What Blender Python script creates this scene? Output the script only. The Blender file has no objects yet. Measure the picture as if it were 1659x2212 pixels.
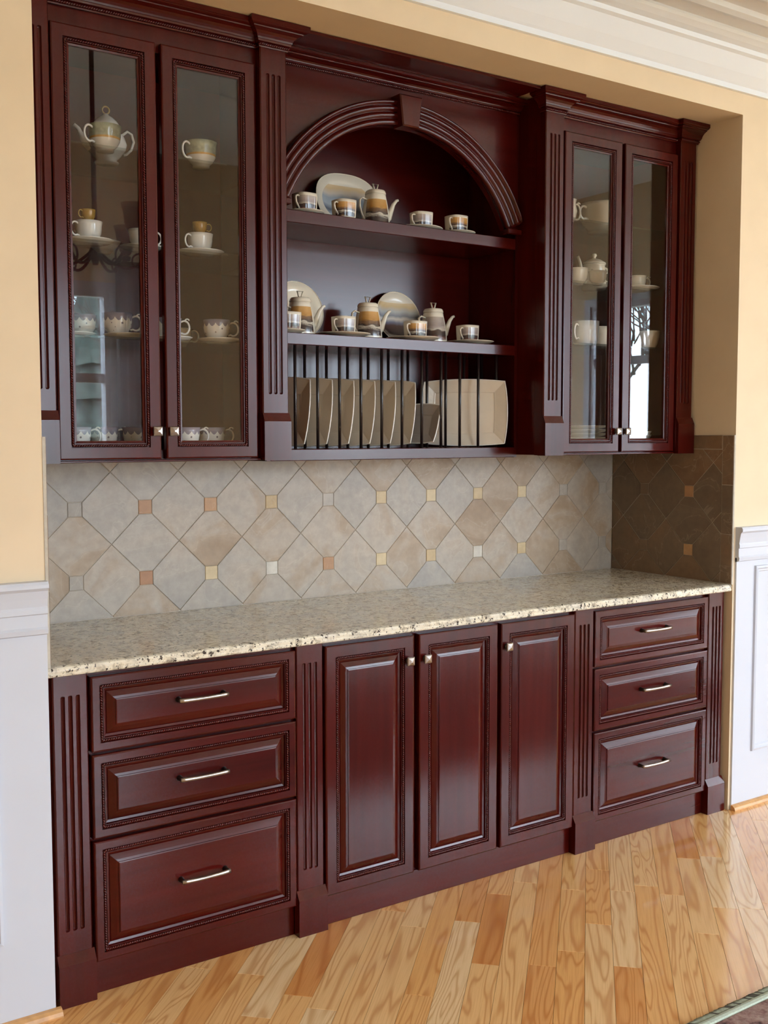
import bpy, math, random
from mathutils import Vector, Matrix

# ------------------------------------------------------------------ camera, world, light, exposure
scene = bpy.context.scene
COL = scene.collection
RND = random.Random(7)

F_PX, YAW, PITCH, ROLL = 2338.23, 0.5988, -0.072, -0.0012
CAM_POS = Vector((-0.8276, -2.7399, 1.5112))
cam_data = bpy.data.cameras.new('camera')
cam_data.sensor_fit = 'HORIZONTAL'
cam_data.sensor_width = 36.0
cam_data.lens = F_PX / 1659.0 * 36.0
cam_data.clip_start = 0.05
cam = bpy.data.objects.new('camera', cam_data)
COL.objects.link(cam)
_f = Vector((math.sin(YAW) * math.cos(PITCH), math.cos(YAW) * math.cos(PITCH), math.sin(PITCH)))
_r = Vector((math.cos(YAW), -math.sin(YAW), 0))
_u = _r.cross(_f)
_r2 = _r * math.cos(ROLL) + _u * math.sin(ROLL)
_u2 = -_r * math.sin(ROLL) + _u * math.cos(ROLL)
_m = Matrix((_r2, _u2, -_f)).transposed().to_4x4()
_m.translation = CAM_POS
cam.matrix_world = _m
scene.camera = cam

scene.view_settings.view_transform = 'Standard'
scene.view_settings.look = 'None'
scene.view_settings.gamma = 1.0
scene.view_settings.use_curve_mapping = False
scene.view_settings.exposure = 1.33

SKY_STRENGTH = 10.0
world = bpy.data.worlds.new('overcast_sky')
scene.world = world
world.use_nodes = True
_bg = world.node_tree.nodes['Background']
_bg.inputs['Color'].default_value = (0.72, 0.855, 1.0, 1)
_bg.inputs['Strength'].default_value = SKY_STRENGTH

scene.cycles.use_denoising = True
scene.cycles.max_bounces = 8
scene.cycles.diffuse_bounces = 4
scene.cycles.use_adaptive_sampling = True
scene.cycles.adaptive_threshold = 0.03
scene.cycles.glossy_bounces = 3
scene.cycles.transparent_max_bounces = 12
scene.cycles.sample_clamp_indirect = 8.0
scene.cycles.caustics_reflective = False
scene.cycles.caustics_refractive = False

# room and niche measures (metres); X along the cabinet wall, Y into it, Z up
XR, ZS, D = 2.7146, 2.7330, 0.642
RX0, RX1, RY0, RZ = -3.0, 8.5, -7.2, 2.96
TRAY_Y, TRAY_Z = -0.60, 4.30          # the ceiling steps up to a high tray behind this line
# windows: (axis wall, a0, a1, z0, z1)
WIN = [('rear', 0.90, 3.00, 0.50, 2.90), ('rear', 4.75, 8.32, 0.70, 3.35),
       ('right', -6.12, -5.15, 0.60, 3.00), ('right', -6.98, -6.58, 0.30, 4.00), ('right', -4.70, -3.70, 0.30, 3.60)]  # tall slit and last window: unseen, added for pilaster sheen and side light


def portal(name, loc, rot, sx, sy):
    ld = bpy.data.lights.new(name, 'AREA')
    ld.shape = 'RECTANGLE'
    ld.size, ld.size_y = sx, sy
    ld.cycles.is_portal = True
    o = bpy.data.objects.new(name, ld)
    o.location, o.rotation_euler = loc, rot
    COL.objects.link(o)


for k, (w, a0, a1, z0, z1) in enumerate(WIN):
    if w == 'rear':
        portal('window_portal', ((a0 + a1) / 2, RY0 - 0.14, (z0 + z1) / 2), (math.pi / 2, 0, 0), a1 - a0, z1 - z0)
    else:
        portal('window_portal', (RX1 + 0.14, (a0 + a1) / 2, (z0 + z1) / 2), (math.pi / 2, 0, math.pi / 2), a1 - a0, z1 - z0)


# ------------------------------------------------------------------ materials
def new_mat(name):
    m = bpy.data.materials.new(name)
    m.use_nodes = True
    nt = m.node_tree
    return m, nt, nt.nodes['Principled BSDF']


def N(nt, typ, **kw):
    n = nt.nodes.new(typ)
    for k, v in kw.items():
        if k in n.inputs:
            n.inputs[k].default_value = v
        else:
            setattr(n, k, v)
    return n


def L(nt, a, b):
    nt.links.new(a, b)


def ramp(nt, fac, stops, interp='LINEAR'):
    r = nt.nodes.new('ShaderNodeValToRGB')
    r.color_ramp.interpolation = interp
    el = r.color_ramp.elements
    while len(el) < len(stops):
        el.new(0.5)
    for e, (p, c) in zip(el, stops):
        e.position = p
        e.color = (*c, 1) if len(c) == 3 else c
    L(nt, fac, r.inputs['Fac'])
    return r.outputs['Color']


def mix(nt, fac, a, b, blend='MIX'):
    n = nt.nodes.new('ShaderNodeMix')
    n.data_type = 'RGBA'
    n.blend_type = blend
    for s, v in ((0, fac), (6, a), (7, b)):
        if hasattr(v, 'is_linked'):
            L(nt, v, n.inputs[s])
        else:
            n.inputs[s].default_value = v if s == 0 else ((*v, 1) if len(v) == 3 else v)
    return n.outputs[2]


def math_n(nt, op, a, b=0.0, clamp=False):
    n = nt.nodes.new('ShaderNodeMath')
    n.operation = op
    n.use_clamp = clamp
    for s, v in ((0, a), (1, b)):
        if hasattr(v, 'is_linked'):
            L(nt, v, n.inputs[s])
        else:
            n.inputs[s].default_value = v
    return n.outputs[0]


def coords(nt, scale=(1, 1, 1), kind='Object', rnd=True):
    tc = nt.nodes.new('ShaderNodeTexCoord')
    mp = nt.nodes.new('ShaderNodeMapping')
    mp.inputs['Scale'].default_value = scale
    L(nt, tc.outputs[kind], mp.inputs['Vector'])
    if rnd:
        oi = nt.nodes.new('ShaderNodeObjectInfo')
        v = math_n(nt, 'MULTIPLY', oi.outputs['Random'], 37.0)
        L(nt, v, mp.inputs['Location'])
    return mp.outputs['Vector']


def bump(nt, bsdf, h, strength, dist=0.002):
    b = nt.nodes.new('ShaderNodeBump')
    b.inputs['Strength'].default_value = strength
    b.inputs['Distance'].default_value = dist
    L(nt, h, b.inputs['Height'])
    L(nt, b.outputs['Normal'], bsdf.inputs['Normal'])


def cherry(name, stretch, lo=(0.038, 0.0021, 0.0014), hi=(0.074, 0.0040, 0.0022), rough=0.20):
    m, nt, b = new_mat(name)
    v = coords(nt, stretch)
    n1 = N(nt, 'ShaderNodeTexNoise', Scale=1.0, Detail=4.0, Roughness=0.5, Distortion=0.2)
    L(nt, v, n1.inputs['Vector'])
    n2 = N(nt, 'ShaderNodeTexNoise', Scale=0.16, Detail=2.0)
    L(nt, v, n2.inputs['Vector'])
    f = math_n(nt, 'ADD', math_n(nt, 'MULTIPLY', n1.outputs['Fac'], 0.55), math_n(nt, 'MULTIPLY', n2.outputs['Fac'], 0.5))
    c = ramp(nt, f, [(0.34, lo), (0.52, tuple((a + d) / 2 for a, d in zip(lo, hi))), (0.72, hi)])
    L(nt, c, b.inputs['Base Color'])
    b.inputs['Roughness'].default_value = rough
    b.inputs['IOR'].default_value = 1.40
    bump(nt, b, n1.outputs['Fac'], 0.05, 0.0008)
    return m


def plain(name, col, rough=0.5, metal=0.0, noise=0.0, nscale=40.0, spec=0.5, bmp=0.0):
    m, nt, b = new_mat(name)
    b.inputs['Base Color'].default_value = (*col, 1)
    b.inputs['Roughness'].default_value = rough
    b.inputs['Metallic'].default_value = metal
    b.inputs['Specular IOR Level'].default_value = spec
    if noise or bmp:
        v = coords(nt)
        n = N(nt, 'ShaderNodeTexNoise', Scale=nscale, Detail=4.0)
        L(nt, v, n.inputs['Vector'])
        if noise:
            c = ramp(nt, n.outputs['Fac'], [(0.3, tuple(x * (1 - noise) for x in col)), (0.7, tuple(min(1, x * (1 + noise)) for x in col))])
            L(nt, c, b.inputs['Base Color'])
        if bmp:
            bump(nt, b, n.outputs['Fac'], bmp, 0.001)
    return m


M = {}
M['cherry_v'] = cherry('cherry_wood_upright', (26, 26, 1.6))
M['cherry_h'] = cherry('cherry_wood_level', (1.6, 26, 26))
M['paint'] = plain('tan_wall_paint', (0.80, 0.65, 0.46), 0.75, noise=0.03, nscale=6, spec=0.25, bmp=0.03)
M['white'] = plain('white_trim_paint', (0.60, 0.625, 0.70), 0.42, noise=0.015, nscale=5)
M['ceiling'] = plain('white_ceiling_paint', (0.84, 0.89, 0.96), 0.8, noise=0.015, nscale=4)
M['grout'] = plain('sand_grout', (0.60, 0.52, 0.43), 0.9, noise=0.12, nscale=90)
M['pewter'] = plain('brushed_pewter', (0.42, 0.39, 0.37), 0.28, metal=1.0, noise=0.1, nscale=60)
M['dark_pewter'] = plain('aged_dark_pewter', (0.07, 0.06, 0.055), 0.38, metal=1.0)
M['rod'] = plain('black_lacquered_rod', (0.016, 0.010, 0.010), 0.28)
M['porcelain'] = plain('cream_porcelain', (0.74, 0.66, 0.54), 0.16, noise=0.02, nscale=12)
M['white_porcelain'] = plain('white_porcelain', (0.80, 0.77, 0.72), 0.12)
M['stoneware'] = plain('beige_stoneware', (0.77, 0.685, 0.575), 0.28, noise=0.04, nscale=14)
M['stoneware_grey'] = plain('grey_stoneware', (0.36, 0.32, 0.29), 0.32, noise=0.05, nscale=14)
M['rim'] = plain('white_glazed_rim', (0.85, 0.82, 0.77), 0.15)
M['iron'] = plain('black_iron', (0.012, 0.010, 0.009), 0.5)
M['tile_edge'] = plain('pale_mortar_edge', (0.55, 0.50, 0.42), 0.8, noise=0.1, nscale=50)
M['curtain'] = plain('taupe_curtain_cloth', (0.20, 0.165, 0.15), 0.9, noise=0.06, nscale=200)
M['sill_wood'] = plain('oak_shoe_strip', (0.62, 0.33, 0.13), 0.4, noise=0.2, nscale=30)


def thin_glass(name, tint=(1, 1, 1), ior=1.55):
    m, nt, b = new_mat(name)
    nt.nodes.remove(b)
    out = nt.nodes['Material Output']
    tr = N(nt, 'ShaderNodeBsdfTransparent')
    tr.inputs['Color'].default_value = (*tint, 1)
    gl = N(nt, 'ShaderNodeBsdfGlossy', Roughness=0.0)
    # Schlick reflectance of one glass face, the same from both sides
    geo = N(nt, 'ShaderNodeNewGeometry')
    dt = N(nt, 'ShaderNodeVectorMath', operation='DOT_PRODUCT')
    L(nt, geo.outputs['Normal'], dt.inputs[0])
    L(nt, geo.outputs['Incoming'], dt.inputs[1])
    k = math_n(nt, 'POWER', math_n(nt, 'SUBTRACT', 1.0, math_n(nt, 'ABSOLUTE', dt.outputs['Value']), True), 5.0)
    f0 = ((ior - 1) / (ior + 1)) ** 2
    fr = math_n(nt, 'ADD', math_n(nt, 'MULTIPLY', k, 1 - f0), f0, True)
    mx = N(nt, 'ShaderNodeMixShader')
    L(nt, fr, mx.inputs[0])
    L(nt, tr.outputs[0], mx.inputs[1])
    L(nt, gl.outputs[0], mx.inputs[2])
    L(nt, mx.outputs[0], out.inputs['Surface'])
    return m


M['glass'] = thin_glass('clear_door_glass', (1, 1, 1), 1.5)
M['shelf_glass'] = thin_glass('clear_shelf_glass', (0.90, 0.93, 0.92))
M['window_glass'] = thin_glass('window_glass')
M['shade_glass'] = thin_glass('smoky_lamp_glass', (0.62, 0.56, 0.50), 1.6)


def granite():
    m, nt, b = new_mat('speckled_beige_granite')
    v = coords(nt, rnd=False)
    n1 = N(nt, 'ShaderNodeTexNoise', Scale=38.0, Detail=5.0, Roughness=0.65, Distortion=0.8)
    n2 = N(nt, 'ShaderNodeTexNoise', Scale=95.0, Detail=3.0, Roughness=0.6)
    n3 = N(nt, 'ShaderNodeTexNoise', Scale=11.0, Detail=3.0)
    vo = N(nt, 'ShaderNodeTexVoronoi', Scale=130.0)
    for n in (n1, n2, n3, vo):
        L(nt, v, n.inputs['Vector'])
    c = ramp(nt, n1.outputs['Fac'], [(0.28, (0.15, 0.125, 0.095)), (0.40, (0.50, 0.43, 0.32)), (0.50, (0.80, 0.715, 0.55)), (0.72, (0.88, 0.83, 0.71))])
    c = mix(nt, ramp(nt, n3.outputs['Fac'], [(0.45, (0, 0, 0)), (0.65, (0.5, 0.5, 0.5))]), c, (0.60, 0.56, 0.50))
    spots = ramp(nt, n2.outputs['Fac'], [(0.58, (0, 0, 0)), (0.63, (1, 1, 1))])
    c = mix(nt, spots, c, (0.045, 0.035, 0.03))
    fl = ramp(nt, vo.outputs['Distance'], [(0.10, (0.8, 0.8, 0.8)), (0.2, (0, 0, 0))])
    c = mix(nt, fl, c, (0.12, 0.10, 0.085))
    L(nt, c, b.inputs['Base Color'])
    b.inputs['Roughness'].default_value = 0.16
    return m


M['granite'] = granite()


def slate(name, stops, rough=0.45):
    m, nt, b = new_mat(name)
    v = coords(nt)
    n1 = N(nt, 'ShaderNodeTexNoise', Scale=5.5, Detail=4.0, Roughness=0.5, Distortion=0.8)
    n2 = N(nt, 'ShaderNodeTexNoise', Scale=34.0, Detail=5.0, Roughness=0.65)
    L(nt, v, n1.inputs['Vector'])
    L(nt, v, n2.inputs['Vector'])
    oi = nt.nodes.new('ShaderNodeObjectInfo')
    f = math_n(nt, 'ADD', math_n(nt, 'MULTIPLY', n1.outputs['Fac'], 0.62), math_n(nt, 'MULTIPLY', oi.outputs['Random'], 0.38))
    c = ramp(nt, f, stops)
    c = mix(nt, 0.35, c, ramp(nt, n2.outputs['Fac'], [(0.35, (0.60, 0.56, 0.52)), (0.65, (1, 1, 1))]), 'MULTIPLY')
    vein = math_n(nt, 'ABSOLUTE', math_n(nt, 'SUBTRACT', n1.outputs['Fac'], 0.52))
    vm = ramp(nt, vein, [(0.0, (0.22, 0.22, 0.22)), (0.007, (0, 0, 0))])
    c = mix(nt, vm, c, (0.60, 0.52, 0.42))
    L(nt, c, b.inputs['Base Color'])
    b.inputs['Roughness'].default_value = rough
    bump(nt, b, n2.outputs['Fac'], 0.22, 0.0016)
    return m


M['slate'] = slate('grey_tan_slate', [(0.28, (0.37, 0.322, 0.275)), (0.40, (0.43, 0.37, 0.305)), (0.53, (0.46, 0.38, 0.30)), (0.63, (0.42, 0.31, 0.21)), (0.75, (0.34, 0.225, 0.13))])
M['slate_brown_shaded'] = slate('shade_darkened_brown_slate', [(0.28, (0.17, 0.115, 0.07)), (0.45, (0.21, 0.145, 0.09)), (0.6, (0.25, 0.155, 0.085)), (0.76, (0.20, 0.11, 0.055))])  # brown reveal slate, with the niche shade darkened into its colour
M['slate_copper'] = slate('copper_slate', [(0.3, (0.40, 0.19, 0.085)), (0.7, (0.58, 0.33, 0.15))])
M['slate_gold'] = slate('golden_slate', [(0.3, (0.52, 0.35, 0.16)), (0.7, (0.68, 0.53, 0.31))])
M['slate_pale'] = slate('pale_quartz_slate', [(0.3, (0.42, 0.36, 0.30)), (0.7, (0.72, 0.66, 0.56))])
M['slate_grey'] = slate('plain_grey_slate', [(0.3, (0.38, 0.325, 0.265)), (0.7, (0.47, 0.41, 0.34))])


def oak():
    m, nt, b = new_mat('red_oak_boards')
    uv = N(nt, 'ShaderNodeUVMap', uv_map='grain')
    at = N(nt, 'ShaderNodeAttribute', attribute_name='tone')
    mp = N(nt, 'ShaderNodeMapping')
    mp.inputs['Scale'].default_value = (1.25, 11.0, 1.0)
    L(nt, uv.outputs[0], mp.inputs['Vector'])
    n1 = N(nt, 'ShaderNodeTexNoise', Scale=1.0, Detail=2.0, Roughness=0.45, Distortion=0.35)
    L(nt, mp.outputs[0], n1.inputs['Vector'])
    frq = math_n(nt, 'ADD', 34.0, math_n(nt, 'MULTIPLY', math_n(nt, 'FRACT', math_n(nt, 'MULTIPLY', at.outputs['Fac'], 7.3)), 70.0))
    rings = math_n(nt, 'SINE', math_n(nt, 'MULTIPLY', n1.outputs['Fac'], frq))
    rings = math_n(nt, 'ADD', math_n(nt, 'MULTIPLY', rings, 0.5), 0.5)
    rings = math_n(nt, 'POWER', rings, 4.0)
    mp2 = N(nt, 'ShaderNodeMapping')
    mp2.inputs['Scale'].default_value = (7.0, 260.0, 1.0)
    L(nt, uv.outputs[0], mp2.inputs['Vector'])
    n2 = N(nt, 'ShaderNodeTexNoise', Scale=1.0, Detail=3.0, Roughness=0.6)
    L(nt, mp2.outputs[0], n2.inputs['Vector'])
    base = ramp(nt, at.outputs['Fac'], [(0.0, (0.76, 0.34, 0.105)), (0.25, (0.90, 0.48, 0.17)), (0.6, (0.94, 0.57, 0.245)), (1.0, (0.96, 0.70, 0.40))])
    dark = mix(nt, 1.0, base, (0.66, 0.44, 0.27), 'MULTIPLY')
    g = math_n(nt, 'MULTIPLY', rings, math_n(nt, 'ADD', 0.25, math_n(nt, 'MULTIPLY', n2.outputs['Fac'], 0.7)))
    c = mix(nt, g, base, dark)
    fine = ramp(nt, n2.outputs['Fac'], [(0.35, (0.84, 0.77, 0.68)), (0.55, (1, 1, 1))])
    c = mix(nt, 0.55, c, fine, 'MULTIPLY')
    L(nt, c, b.inputs['Base Color'])
    b.inputs['Roughness'].default_value = 0.24
    b.inputs['Coat Weight'].default_value = 0.7
    b.inputs['Coat IOR'].default_value = 1.6
    b.inputs['Coat Roughness'].default_value = 0.07
    bump(nt, b, n2.outputs['Fac'], 0.05, 0.0006)
    return m


M['oak'] = oak()


def rug_mat():
    m, nt, b = new_mat('mottled_rug_pile')
    v = coords(nt, rnd=False)
    n1 = N(nt, 'ShaderNodeTexNoise', Scale=26.0, Detail=4.0, Roughness=0.7)
    n2 = N(nt, 'ShaderNodeTexVoronoi', Scale=60.0)
    L(nt, v, n1.inputs['Vector'])
    L(nt, v, n2.inputs['Vector'])
    c = ramp(nt, n1.outputs['Fac'], [(0.30, (0.05, 0.03, 0.03)), (0.42, (0.22, 0.11, 0.10)), (0.55, (0.34, 0.22, 0.19)), (0.68, (0.42, 0.31, 0.26)), (0.8, (0.14, 0.13, 0.17))])
    c = mix(nt, 0.35, c, ramp(nt, n2.outputs['Distance'], [(0.1, (0.3, 0.26, 0.26)), (0.5, (1, 1, 1))]), 'MULTIPLY')
    L(nt, c, b.inputs['Base Color'])
    b.inputs['Roughness'].default_value = 0.95
    bump(nt, b, n1.outputs['Fac'], 0.6, 0.004)
    return m


M['rug'] = rug_mat()
M['rug_border'] = plain('pale_green_rug_binding', (0.50, 0.56, 0.46), 0.9, noise=0.12, nscale=160, bmp=0.3)
M['rug_fringe'] = plain('sage_rug_stitching', (0.29, 0.31, 0.23), 0.95, noise=0.25, nscale=120)
M['rug_fringe_dark'] = plain('dark_rug_stitching', (0.07, 0.06, 0.045), 0.95)


def scenic(name, height, grey=False, full=False, zc=0.0):
    """porcelain with a printed landscape: sky band, dark fields, pale foot; printed on the front of the vessel"""
    m, nt, b = new_mat(name)
    tc = nt.nodes.new('ShaderNodeTexCoord')
    sp = nt.nodes.new('ShaderNodeSeparateXYZ')
    L(nt, tc.outputs['Object'], sp.inputs[0])
    mp = N(nt, 'ShaderNodeMapping')
    mp.inputs['Scale'].default_value = (16, 16, 60)
    L(nt, tc.outputs['Object'], mp.inputs['Vector'])
    n = N(nt, 'ShaderNodeTexNoise', Scale=1.6, Detail=2.0, Distortion=0.5)
    L(nt, mp.outputs[0], n.inputs['Vector'])
    z = math_n(nt, 'DIVIDE', math_n(nt, 'SUBTRACT', sp.outputs['Z'], zc), height)
    zz = math_n(nt, 'ADD', z, math_n(nt, 'MULTIPLY', math_n(nt, 'SUBTRACT', n.outputs['Fac'], 0.5), 0.30))
    if grey:
        st = [(0.0, (0.60, 0.54, 0.45)), (0.20, (0.16, 0.06, 0.045)), (0.30, (0.055, 0.032, 0.028)), (0.42, (0.07, 0.045, 0.04)), (0.47, (0.52, 0.44, 0.38)), (0.58, (0.30, 0.24, 0.23)), (0.72, (0.38, 0.31, 0.28)), (0.9, (0.44, 0.37, 0.32))]
    else:
        st = [(0.0, (0.30, 0.15, 0.06)), (0.20, (0.04, 0.024, 0.022)), (0.33, (0.05, 0.03, 0.028)), (0.40, (0.62, 0.55, 0.46)), (0.45, (0.06, 0.04, 0.035)), (0.56, (0.20, 0.11, 0.06)), (0.62, (0.46, 0.23, 0.06)), (0.9, (0.60, 0.34, 0.12))]
    pic = ramp(nt, zz, st)
    inside = math_n(nt, 'MULTIPLY', math_n(nt, 'GREATER_THAN', z, 0.14), math_n(nt, 'LESS_THAN', z, 0.86))
    if not full:
        # front of the vessel only: a printed panel that leaves the sides white
        d = math_n(nt, 'ADD', math_n(nt, 'MULTIPLY', sp.outputs['X'], -0.42), math_n(nt, 'MULTIPLY', sp.outputs['Y'], -0.91))
        ln = math_n(nt, 'SQRT', math_n(nt, 'ADD', math_n(nt, 'MULTIPLY', sp.outputs['X'], sp.outputs['X']), math_n(nt, 'MULTIPLY', sp.outputs['Y'], sp.outputs['Y'])))
        front = math_n(nt, 'GREATER_THAN', math_n(nt, 'DIVIDE', d, ln), 0.52)
        inside = math_n(nt, 'MULTIPLY', inside, front)
    c = mix(nt, inside, (0.76, 0.69, 0.58), pic)
    L(nt, c, b.inputs['Base Color'])
    b.inputs['Roughness'].default_value = 0.14
    return m


M['scenic_cup'] = scenic('harvest_print_porcelain', 0.066)
M['scenic_cup_grey'] = scenic('winter_print_porcelain', 0.066, True)
M['scenic_pot'] = scenic('harvest_print_teapot_porcelain', 0.118)
M['scenic_pot_grey'] = scenic('winter_print_teapot_porcelain', 0.118, True)


def scenic_plate(name, r, blue=False):
    """upright plate: printed landscape disc inside a pale rim (object X across, Z up, centre at origin)"""
    m, nt, b = new_mat(name)
    tc = nt.nodes.new('ShaderNodeTexCoord')
    sp = nt.nodes.new('ShaderNodeSeparateXYZ')
    L(nt, tc.outputs['Object'], sp.inputs[0])
    mp = N(nt, 'ShaderNodeMapping')
    mp.inputs['Scale'].default_value = (12, 1, 40)
    L(nt, tc.outputs['Object'], mp.inputs['Vector'])
    n = N(nt, 'ShaderNodeTexNoise', Scale=1.2, Detail=2.5, Distortion=0.4)
    L(nt, mp.outputs[0], n.inputs['Vector'])
    z = math_n(nt, 'ADD', math_n(nt, 'DIVIDE', sp.outputs['Y'], 2 * r), 0.5)
    zz = math_n(nt, 'ADD', z, math_n(nt, 'MULTIPLY', math_n(nt, 'SUBTRACT', n.outputs['Fac'], 0.5), 0.16))
    st = [(0.0, (0.62, 0.52, 0.38)), (0.16, (0.05, 0.035, 0.03)), (0.34, (0.09, 0.055, 0.05)), (0.40, (0.16, 0.17, 0.24)), (0.47, (0.60, 0.56, 0.52)), (0.53, (0.20, 0.22, 0.27)), (0.62, (0.42, 0.44, 0.46)), (0.72, (0.56, 0.42, 0.24)), (0.82, (0.66, 0.52, 0.34))]
    if blue:
        st = [(0.0, (0.60, 0.54, 0.46)), (0.14, (0.10, 0.10, 0.13)), (0.24, (0.36, 0.40, 0.46)), (0.34, (0.12, 0.13, 0.17)), (0.44, (0.40, 0.45, 0.52)), (0.56, (0.34, 0.39, 0.47)), (0.64, (0.58, 0.52, 0.46)), (0.74, (0.60, 0.44, 0.26)), (0.86, (0.66, 0.52, 0.36))]
    pic = ramp(nt, zz, st)
    rr = math_n(nt, 'SQRT', math_n(nt, 'ADD', math_n(nt, 'POWER', math_n(nt, 'DIVIDE', sp.outputs['X'], r * (1.3 if blue else 1.0)), 2.0), math_n(nt, 'POWER', math_n(nt, 'DIVIDE', sp.outputs['Y'], r), 2.0)))
    ins = math_n(nt, 'MULTIPLY', math_n(nt, 'LESS_THAN', rr, 0.80 if blue else 0.99), math_n(nt, 'LESS_THAN', z, 0.80))
    c = mix(nt, ins, (0.70, 0.64, 0.55), pic)
    L(nt, c, b.inputs['Base Color'])
    b.inputs['Roughness'].default_value = 0.16
    return m


M['scenic_plate'] = scenic_plate('landscape_print_plate', 0.097)
M['scenic_platter'] = scenic_plate('lake_print_platter', 0.101, True)


def floral():
    m, nt, b = new_mat('floral_print_porcelain')
    tc = nt.nodes.new('ShaderNodeTexCoord')
    sp = nt.nodes.new('ShaderNodeSeparateXYZ')
    L(nt, tc.outputs['Object'], sp.inputs[0])
    ang = math_n(nt, 'ARCTAN2', sp.outputs['Y'], sp.outputs['X'])
    sc = math_n(nt, 'MULTIPLY', math_n(nt, 'ABSOLUTE', math_n(nt, 'SINE', math_n(nt, 'MULTIPLY', ang, 6.0))), 0.010)
    band = math_n(nt, 'GREATER_THAN', math_n(nt, 'ADD', sp.outputs['Z'], sc), 0.0545)
    vo = N(nt, 'ShaderNodeTexVoronoi', Scale=62.0)
    L(nt, tc.outputs['Object'], vo.inputs['Vector'])
    spot = math_n(nt, 'LESS_THAN', vo.outputs['Distance'], 0.20)
    c = mix(nt, spot, (0.80, 0.75, 0.68), (0.22, 0.17, 0.17))
    c = mix(nt, band, c, (0.27, 0.24, 0.29))
    L(nt, c, b.inputs['Base Color'])
    b.inputs['Roughness'].default_value = 0.12
    return m


M['floral'] = floral()


def banded(name, z0, top, low=(0.80, 0.75, 0.68)):
    m, nt, b = new_mat(name)
    tc = nt.nodes.new('ShaderNodeTexCoord')
    sp = nt.nodes.new('ShaderNodeSeparateXYZ')
    L(nt, tc.outputs['Object'], sp.inputs[0])
    n = N(nt, 'ShaderNodeTexNoise', Scale=80.0, Detail=2.0)
    L(nt, tc.outputs['Object'], n.inputs['Vector'])
    up = math_n(nt, 'GREATER_THAN', sp.outputs['Z'], z0)
    line = math_n(nt, 'LESS_THAN', math_n(nt, 'ABSOLUTE', math_n(nt, 'SUBTRACT', sp.outputs['Z'], z0)), 0.0028)
    t = ramp(nt, n.outputs['Fac'], [(0.35, tuple(x * 0.75 for x in top)), (0.65, top)])
    c = mix(nt, up, low, t)
    c = mix(nt, line, c, (0.62, 0.36, 0.10))
    L(nt, c, b.inputs['Base Color'])
    b.inputs['Roughness'].default_value = 0.14
    return m


M['green_band'] = banded('green_gold_band_porcelain', 0.036, (0.44, 0.45, 0.30))
M['gold_cup'] = banded('gilded_demitasse', -1.0, (0.50, 0.29, 0.07))
M['bark'] = plain('grey_tree_bark', (0.10, 0.085, 0.07), 0.9, noise=0.3, nscale=8)
M['lawn'] = plain('bounce_lightened_lawn', (0.34, 0.33, 0.25), 1.0, noise=0.3, nscale=1.5)  # unseen ground, made pale to bounce daylight up to the ceiling
M['evergreen'] = plain('evergreen_needles', (0.10, 0.13, 0.11), 0.9, noise=0.35, nscale=3)


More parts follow.
